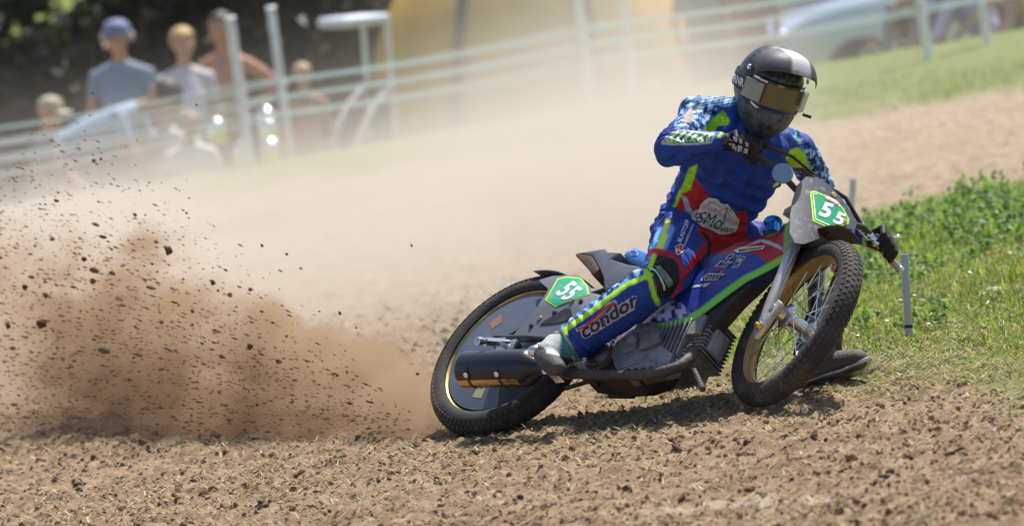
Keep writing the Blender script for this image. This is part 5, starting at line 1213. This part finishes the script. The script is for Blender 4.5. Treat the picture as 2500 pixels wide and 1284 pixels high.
# ---- canopy chair: seat, arms, tall frame, sun canopy
c0 = under(868, 40, 42.4); ch = empty('canopy_chair', Vector(c0)); ch.rotation_euler = (0, 0, math.radians(-60)); tag(ch, 'white camp chair with sun canopy standing left of the ochre tent', 'chair')
M_whitep = mat('white_tube', (.78, .78, .82), .35)
ctop = at(868, 52, 42.4)[2] - c0[2]
q = MB()
for s in (-1, 1): q.tube([(s * .19, .12, 0), (s * .19, .14, .5), (s * .19, .16, ctop)], .020, 8); q.tube([(s * .19, -.18, 0), (s * .19, -.18, .62)], .012, 8)
q.tube([(-.19, -.18, .42), (.19, -.18, .42)], .018, 8); mk('chair_frame', q.verts(), q.f, M_whitep, q.m, ch)
q = MB(); q.box((0, 0, .44), (.19, .18, .02)); mk('seat', q.verts(), q.f, mat('grey_canvas', (.32, .33, .38), .8), q.m, ch, bevel=.01)
q = MB(); q.box((0, .15, .80), (.18, .015, .32)); mk('backrest', q.verts(), q.f, mat('dark_canvas', (.08, .08, .09), .8), q.m, ch, bevel=.01)
for s in (-1, 1):
    q = MB(); q.tube([(s * .20, -.20, .66), (s * .20, -.12, .80), (s * .20, .0, .96), (s * .20, .15, 1.08)], .035, 8, flat=.7); mk('armrest', q.verts(), q.f, M_whitep, q.m, ch)
q = MB(); q.box((0, -.02, ctop), (.22, .20, .04)); mk('canopy', q.verts(), q.f, mat('white_canopy', (.70, .72, .80), .5), q.m, ch, bevel=.03, seg=3)
# ---- ochre dome tent
tc0 = under(1290, 0, 45.5); tt = empty('dome_tent', Vector(tc0)); tag(tt, 'ochre dome tent with dark curved poles behind the dust', 'tent')
q = MB(); V_, F_ = [], []; na, nb_ = 40, 12; HT, RT_ = 2.25, 1.45
sq = lambda a: 1 / (abs(math.cos(a)) ** 4 + abs(math.sin(a)) ** 4) ** .25
for j in range(nb_ + 1):
    e = math.pi / 2 * j / nb_
    for i in range(na): a = i / na * 6.2832; r = RT_ * (sq(a) * (1 - j / nb_) + j / nb_) * math.cos(e) ** .85; V_.append((r * math.cos(a), r * math.sin(a), HT * math.sin(e)))
for j in range(nb_):
    for i in range(na): k = (i + 1) % na; F_.append((j * na + i, j * na + k, (j + 1) * na + k, (j + 1) * na + i))
q.add(V_, F_); mk('canvas', q.verts(), q.f, mat('ochre_canvas', (.60, .36, .06), .7, vary=.15, dscale=1.5, bump=.2, bscale=6), q.m, tt, 60)
for a0 in (20, 65, 110, 155):
    q = MB(); a = math.radians(a0); P_ = []
    for k in range(25):
        th = math.pi * k / 24; e = abs(math.pi / 2 - th); e = math.pi / 2 - e; s = 1 if th < math.pi / 2 else -1; j = e / (math.pi / 2); aa = a if s > 0 else a + math.pi; r = (RT_ * (sq(aa) * (1 - j) + j) * math.cos(e) ** .85) * 1.012 + .01; P_.append((r * math.cos(aa), r * math.sin(aa), HT * math.sin(e) * 1.008))
    q.tube(P_, .045, 8); mk('pole', q.verts(), q.f, mat('dark_pole', (.035, .03, .03), .6), q.m, tt)
# ---- parked car, side-on, nose to the left
M_carp = mat('silver_blue_paint', (.50, .60, .80), .22, .35, coat=1); M_glassd = mat('car_glass', (.03, .035, .04), .05, coat=.5)
nose = under(1868, 40, 46.5); car = empty('parked_car', Vector(nose)); car.rotation_euler = (0, 0, math.radians(10)); tag(car, 'silver-blue parked car behind the fence at upper right', 'car')
prof = [(0, .30), (.02, .55), (.08, .70), (.35, .84), (1.05, .97), (1.25, 1.02), (1.85, 1.40), (2.3, 1.46), (3.1, 1.42), (3.6, 1.12), (3.95, 1.02), (4.02, .75), (4.02, .35), (3.8, .25), (.2, .22)]
q = MB(); q.prism([(x, 0, z) for x, z in prof], (0, 1.66, 0)); cb = mk('body', q.verts(), q.f, M_carp, q.m, car, bevel=.07, seg=4)
for nme, poly in (('side_window', [(1.42, 1.04), (1.9, 1.34), (2.35, 1.38), (2.35, 1.04)]), ('side_window', [(2.42, 1.04), (2.42, 1.38), (3.02, 1.35), (3.3, 1.06)])):
    q = MB(); q.prism([(x, -.004, z) for x, z in poly], (0, .01, 0)); mk(nme, q.verts(), q.f, M_glassd, q.m, car)
q = MB(); q.prism([(1.27, .16, 1.035), (1.83, .2, 1.395), (1.83, 1.46, 1.395), (1.27, 1.5, 1.035)], (-.008, 0, .012)); mk('windscreen', q.verts(), q.f, M_glassd, q.m, car)
for x in (.78, 3.2):
    for y in (.06, 1.60):
        q = MB(); q.lathe([(.17, -.10), (.30, -.10), (.315, -.06), (.315, .06), (.30, .10), (.17, .10)], (x, y, .315), (0, 1, 0), 28); w_ = mk('wheel', q.verts(), q.f, M_black, q.m, car)
        q = MB(); q.lathe([(.001, -.09), (.17, -.085), (.17, .085), (.001, .09)], (x, y, .315), (0, 1, 0), 20); mk('wheel_trim', q.verts(), q.f, M_steel, q.m, w_)
q = MB(); q.ball((.16, .12, .68), (.14, .13, .07)); mk('headlight', q.verts(), q.f, M_steel, q.m, car)
q = MB(); q.ball((1.42, -.10, 1.05), (.06, .09, .07)); mk('door_mirror', q.verts(), q.f, M_steel, q.m, car)
q = MB(); q.tube([(2.05, -.015, .88), (2.2, -.02, .88)], .012, 6); mk('door_handle', q.verts(), q.f, M_steel, q.m, car)
# ---- shiny domed bodies added only to make sun glints behind the tape
for i, (x, y, d, lb_) in enumerate([(650, 285, 40.3, 'shiny steel flask added as a glint below the second post, upper of the three in a column'), (655, 312, 40.1, 'shiny steel flask added as a glint in the middle of the column below the second post'), (661, 360, 39.9, 'brightest steel flask added as a glint lowest in the column below the second post'), (591, 368, 39.9, 'steel flask added as a glint below the first post'), (528, 312, 40.4, 'bright steel flask added as a glint left of the first post')]):
    p = at(x, y, d); e = empty('steel_reflector', Vector(p - np.array([0, 0, .12]))); tag(e, lb_, 'reflector', 'steel reflectors added for their sun glints')
    q = MB(); q.lathe([(.05, 0), (.068, .01), (.07, .12)] + [(.07 * math.cos(a), .12 + .07 * math.sin(a)) for a in np.linspace(.15, 1.4, 8)], (0, 0, 0), (0, 0, 1), 28); mk('reflector_body', q.verts(), q.f, mat('polished_steel', (.9, .9, .92), .12, 1), q.m, e, 60)
    q = MB(); q.lathe([(.017, .185), (.018, .205), (.001, .21)], (0, 0, 0), (0, 0, 1), 14); mk('reflector_cap', q.verts(), q.f, M_steel, q.m, e)
# ---- pinkish ball lying on the turf by the fence
p = px_ground(1600, 232); p = gpt(p[0], p[1]); q = MB(); q.ball((0, 0, .055), .058, n=20); bl_ = mk('ball', q.verts(), q.f, mat('pink_ball', (.70, .36, .30), .6), q.m, None, 60); bl_.location = p; tag(bl_, 'pale pink ball lying on the turf in front of the fence', 'ball')
# pale stone in the grass
p = px_ground(2425, 700); p = gpt(p[0], p[1]); v, f_ = lump_mesh(99, 2, .2); st_ = mk('stone', v * [.05, .035, .022], [tuple(t) for t in f_], mat('pale_stone', (.5, .47, .42), .9), None, None, 60); st_.location = p; tag(st_, 'pale flat stone lying in the infield grass', 'stone')
# ---- trees: trunk, limbs, crown of many leaves
M_bark = mat('bark', (.06, .045, .03), .9, bump=.6, bscale=14)
def leaf_mat(n, c): 
    m = mat(n, c, .5, vary=.35, dscale=3); add_translucent(m, .22, (1.1, 1.3, .5, 1)); return m
LEAF = [leaf_mat('dark_leaves', (.014, .022, .007)), leaf_mat('mid_leaves', (.026, .042, .010)), leaf_mat('olive_leaves', (.034, .036, .011))]
def tree(label, px, d, R_, Hc, Rz, lm, seed, n=2600):
    g_ = under(px, 0, d); r = np.random.default_rng(seed); e = empty('tree', Vector(g_)); tag(e, label, 'tree', 'trees behind the spectators')
    q = MB(); q.tube([(0, 0, -.1), (.05, .02, .6), (-.03, .05, Hc * .7), (.05, 0, Hc + .3)], [.14, .11, .08, .03], 10)
    cl = [np.array([r.normal(0, .45) * R_, r.normal(0, .4) * R_, Hc + r.normal(0, .45) * Rz]) for _ in range(26)]
    for c in cl[:10]: q.tube([(0, .03, Hc * (.3 + .4 * r.random())), c * [.5, .5, .85], c], [.045, .03, .012], 6)
    mk('trunk', q.verts(), q.f, M_bark, q.m, e)
    cidx = r.integers(0, len(cl), n); C0 = np.array(cl)[cidx]; o = r.normal(size=(n, 3)); o /= np.linalg.norm(o, axis=1)[:, None]; P_ = C0 + o * (.28 + .2 * r.random((n, 1))) * R_ * .55; P_[:, 2] = np.maximum(P_[:, 2], .08)
    a = r.normal(size=(n, 3)); a /= np.linalg.norm(a, axis=1)[:, None]; b = np.cross(a, r.normal(size=(n, 3))); b /= np.linalg.norm(b, axis=1)[:, None]; s = (.05 + .05 * r.random((n, 1)))
    V = np.stack([P_ - a * s, P_ + b * s * .45, P_ + a * s, P_ - b * s * .45], 1).reshape(-1, 3); o_ = fast_mesh('crown', V, np.arange(n * 4).reshape(-1, 4), 4, LEAF[lm]); o_.parent = e
tree('dark bushy tree at the far left behind the capped person', 40, 46.5, 1.25, 1.25, 1.1, 0, 1, 6500)
tree('dark green tree behind the man in the white cap', 330, 47.5, 1.25, 1.5, 1.2, 1, 2, 6500)
tree('dark tree behind the bare-chested person', 620, 46.8, 1.15, 1.35, 1.2, 0, 3, 6500)
tree('dark tree behind the canopy chair', 860, 48.0, 1.15, 1.4, 1.2, 0, 4, 6500)
tree('leafy bush low behind the far left spectators', 180, 48.6, 1.4, .7, .9, 2, 5, 6500)
tree('dark bush low between tent and left-hand trees', 520, 49.0, 1.4, .7, .9, 0, 6, 6500)
tree('dark tree right of the tent behind the navy-clad person', 1680, 49.5, 1.3, 1.0, 1.1, 0, 7, 6500)
tree('olive tree behind the parked car', 2050, 53.5, 1.8, 1.2, 1.3, 2, 8, 6500)
tree('dark tree at the far right behind the bending person', 2420, 52.5, 1.7, 1.2, 1.3, 1, 9, 6500)
# ------------------------------------------------------------------ thrown earth
def spray_dir(px, py):
    v = np.array([px - 1060, py - 1050.0]); v /= np.linalg.norm(v) + 1e-9; v = v * .8 + np.array([-.55, -.1]); return v
lump_me = []
for i, (v, f) in enumerate([lump_mesh(s + 200, 1, .6) for s in range(6)]):
    me = bpy.data.meshes.new('flying_clod'); me.from_pydata(v.tolist(), [], [tuple(t) for t in f]); me.materials.append(M_dark if i % 2 else M_clod); lump_me.append(me)
big = [(230, 392, 9), (246, 388, 5), (232, 548, 8), (252, 578, 8), (138, 490, 8), (412, 612, 10), (382, 590, 8), (205, 632, 9), (228, 660, 10), (370, 702, 9), (385, 690, 6), (520, 690, 9), (612, 706, 8), (100, 790, 14), (252, 855, 13), (110, 782, 10), (345, 852, 8), (20, 795, 8), (395, 785, 9), (525, 810, 7), (290, 730, 9), (300, 745, 6), (900, 980, 7), (1005, 600, 3), (480, 256, 6), (700, 620, 4), (560, 720, 7), (585, 700, 5), (445, 690, 5), (640, 600, 4), (735, 655, 6), (60, 700, 7), (30, 850, 6), (180, 700, 6), (150, 770, 8), (470, 760, 6), (700, 820, 7), (610, 845, 8), (540, 870, 7), (640, 760, 5), (780, 760, 5), (830, 765, 4), (1020, 912, 6), (870, 800, 3), (110, 720, 7), (75, 620, 5), (45, 600, 5), (330, 525, 5), (355, 525, 4), (455, 520, 4)]
while len(big) < 230:
    t = rnd.random() ** .7; a = math.radians(rnd.uniform(150, 186) - 180 + 180); L = 120 + 1050 * t
    ang = math.radians(rnd.uniform(2, 36 - 6 * t)); x, y = 1060 - L * math.cos(ang), 1052 - L * math.sin(ang) * 1.02
    if -40 < x < 1000 and y > 330: big.append((x, y, 1.8 + 6.0 * rnd.random() ** 2.6))
for i, (x, y, r) in enumerate(big):
    d = 19.75 + .7 * rnd.random() + (1060 - x) * .0024; o = bpy.data.objects.new('flying_clod', lump_me[i % 6]); COL.objects.link(o)
    o.location = at(x, y, d); s = r / 690; v = spray_dir(x, y); w = v[0] * RT - v[1] * UP
    o.rotation_euler = Vector(w).to_track_quat('X', 'Z').to_euler(); o.scale = (s * (1.15 + .7 * rnd.random()), s * (.6 + .4 * rnd.random()), s * (.55 + .4 * rnd.random()))
    tag(o, 'clod of earth flying off behind the rear wheel', 'clod', 'clods of earth flying behind the rear wheel')
n = 6500; t = rng.random(n) ** .6; ang = np.radians(rng.uniform(0, 46, n) * (.35 + .65 * rng.random(n))); L = 60 + 1150 * t
x, y = 1062 - L * np.cos(ang), 1056 - L * np.sin(ang) * 1.05; d = 19.7 + .8 * rng.random(n) + (1060 - x) * .0022
P = CP + d[:, None] * (FW + ((x - 1250) / FPX)[:, None] * RT + ((642 - y) / FPX)[:, None] * UP)
v = np.c_[x - 1060, y - 1050]; v /= np.linalg.norm(v, axis=1)[:, None]; v = v * .8 + [-.5, -.05]; w = v[:, :1] * RT - v[:, 1:] * UP; w /= np.linalg.norm(w, axis=1)[:, None]
s = (.0010 + .0034 * rng.random(n) ** 3)[:, None]; b = np.cross(w, rng.normal(size=(n, 3))); b /= np.linalg.norm(b, axis=1)[:, None]; c = np.cross(w, b); k = (1.5 + 3 * rng.random(n) ** 2)[:, None]
V = np.stack([P - w * s * k, P + b * s, P - b * s * .5 + c * s * .87, P - b * s * .5 - c * s * .87, P + w * s * k], 1).reshape(-1, 3); i = np.arange(n)[:, None] * 5
F = np.concatenate([i + q for q in ([0, 2, 1], [0, 3, 2], [0, 1, 3], [4, 1, 2], [4, 2, 3], [4, 3, 1])], 1).reshape(-1, 3)
tag(fast_mesh('dirt_spray', V, F, 3, M_dark), 'spray of fine earth thrown up by the rear wheel', 'dirt', kind='stuff')
# ------------------------------------------------------------------ dust in the air: real volumes
def vol(name, lo, hi, col, aniso, build, label, step=None):
    q = MB(); lo = np.array(lo, float); hi = np.array(hi, float); q.box((lo + hi) / 2, (hi - lo) / 2); m = bpy.data.materials.new(name); m.use_nodes = True; nt = m.node_tree; nt.nodes.clear()
    o = nt.nodes.new('ShaderNodeOutputMaterial'); p = nt.nodes.new('ShaderNodeVolumePrincipled'); nt.links.new(p.outputs[0], o.inputs['Volume'])
    p.inputs['Color'].default_value = (*col, 1); p.inputs['Anisotropy'].default_value = aniso
    tc = nt.nodes.new('ShaderNodeTexCoord'); sx = nt.nodes.new('ShaderNodeSeparateXYZ'); nt.links.new(tc.outputs['Object'], sx.inputs[0])
    def mth(op, *a):
        n_ = nt.nodes.new('ShaderNodeMath'); n_.operation = op
        for k, v_ in enumerate(a):
            if isinstance(v_, (int, float)): n_.inputs[k].default_value = v_
            else: nt.links.new(v_, n_.inputs[k])
        return n_.outputs[0]
    def ss(v_, a, b, x=0., y=1.):
        n_ = nt.nodes.new('ShaderNodeMapRange'); n_.interpolation_type = 'SMOOTHSTEP'; nt.links.new(v_, n_.inputs[0])
        for k, q_ in zip((1, 2, 3, 4), (a, b, x, y)): n_.inputs[k].default_value = q_
        return n_.outputs[0]
    def noise(scale, detail, sc=(1, 1, 1), rough=.55):
        mp = nt.nodes.new('ShaderNodeMapping'); mp.inputs['Scale'].default_value = sc; nt.links.new(tc.outputs['Object'], mp.inputs[0]); n_ = nt.nodes.new('ShaderNodeTexNoise'); n_.inputs['Scale'].default_value = scale; n_.inputs['Detail'].default_value = detail; n_.inputs['Roughness'].default_value = rough; nt.links.new(mp.outputs[0], n_.inputs['Vector']); return n_.outputs[0]
    nt.links.new(build(sx.outputs[0], sx.outputs[1], sx.outputs[2], mth, ss, noise), p.inputs['Density'])
    ob = mk(name, q.verts(), q.f, m, None, None, 0); tag(ob, label, 'dust', kind='stuff')
    if step: m.cycles.volume_step_rate = step
    return ob
def far_dust(x, y, z, mth, ss, noise):
    h = mth('SUBTRACT', z, mth('MULTIPLY', x, .0875)); xs = mth('SUBTRACT', x, mth('MULTIPLY', mth('SUBTRACT', y, 20.), .035))
    hs = mth('MULTIPLY_ADD', ss(xs, -1.5, .5), .20, .205)                                       # scale height: taller towards the middle
    fall = mth('EXPONENT', mth('MULTIPLY', mth('DIVIDE', mth('MAXIMUM', h, 0.), hs), -1.))
    xr = mth('ADD', ss(xs, 1.6, .1, .0, 1.), ss(y, 26., 31., .015, .10)); yr = mth('MULTIPLY', ss(y, 21.0, 27.0), ss(y, 38.2, 36.6, .35, 1.))
    nz = ss(noise(.55, 3), .30, .68, .40, 1.5)
    return mth('MULTIPLY', mth('MULTIPLY', mth('MULTIPLY', fall, xr), mth('MULTIPLY', yr, nz)), .50)
vol('dust_cloud', (-6, 20.5, -1.0), (4.5, 38.3, 2.3), (.80, .745, .665), .25, far_dust, 'pale beige dust cloud drifting behind the motorcycle', 2.5)
def plume(x, y, z, mth, ss, noise):
    h = mth('SUBTRACT', z, mth('MULTIPLY', x, .0875)); t = mth('MULTIPLY_ADD', mth('SUBTRACT', -.28, x), .36, .08)  # top of the plume rises away from the wheel
    w = mth('ADD', mth('SUBTRACT', y, 19.95), mth('MULTIPLY', mth('ADD', x, .2), 1.6))
    big = noise(1.5, 3, (1, .7, 1.5), .6)
    up_ = ss(mth('ADD', mth('SUBTRACT', h, t), mth('MULTIPLY', mth('SUBTRACT', big, .5), -.95)), .16, -.24); st = ss(x, -.22, -.62); yy = mth('MULTIPLY', ss(w, -.25, .12), ss(w, 1.15, .55))
    nz = mth('MULTIPLY', ss(noise(3.6, 8, (1, 1, 2.4), .74), .43, .58, .02, 2.5), ss(big, .38, .62, .28, 1.6)); far = ss(x, -2.1, -1.35, .10, 1.)
    return mth('MULTIPLY', mth('MULTIPLY', mth('MULTIPLY', up_, st), mth('MULTIPLY', yy, nz)), mth('MULTIPLY', far, 11.0))
vol('dirt_plume', (-3.0, 19.6, -.45), (-.05, 24.6, 1.2), (.55, .395, .26), .1, plume, 'dense brown plume of dirt behind the rear wheel', .7)
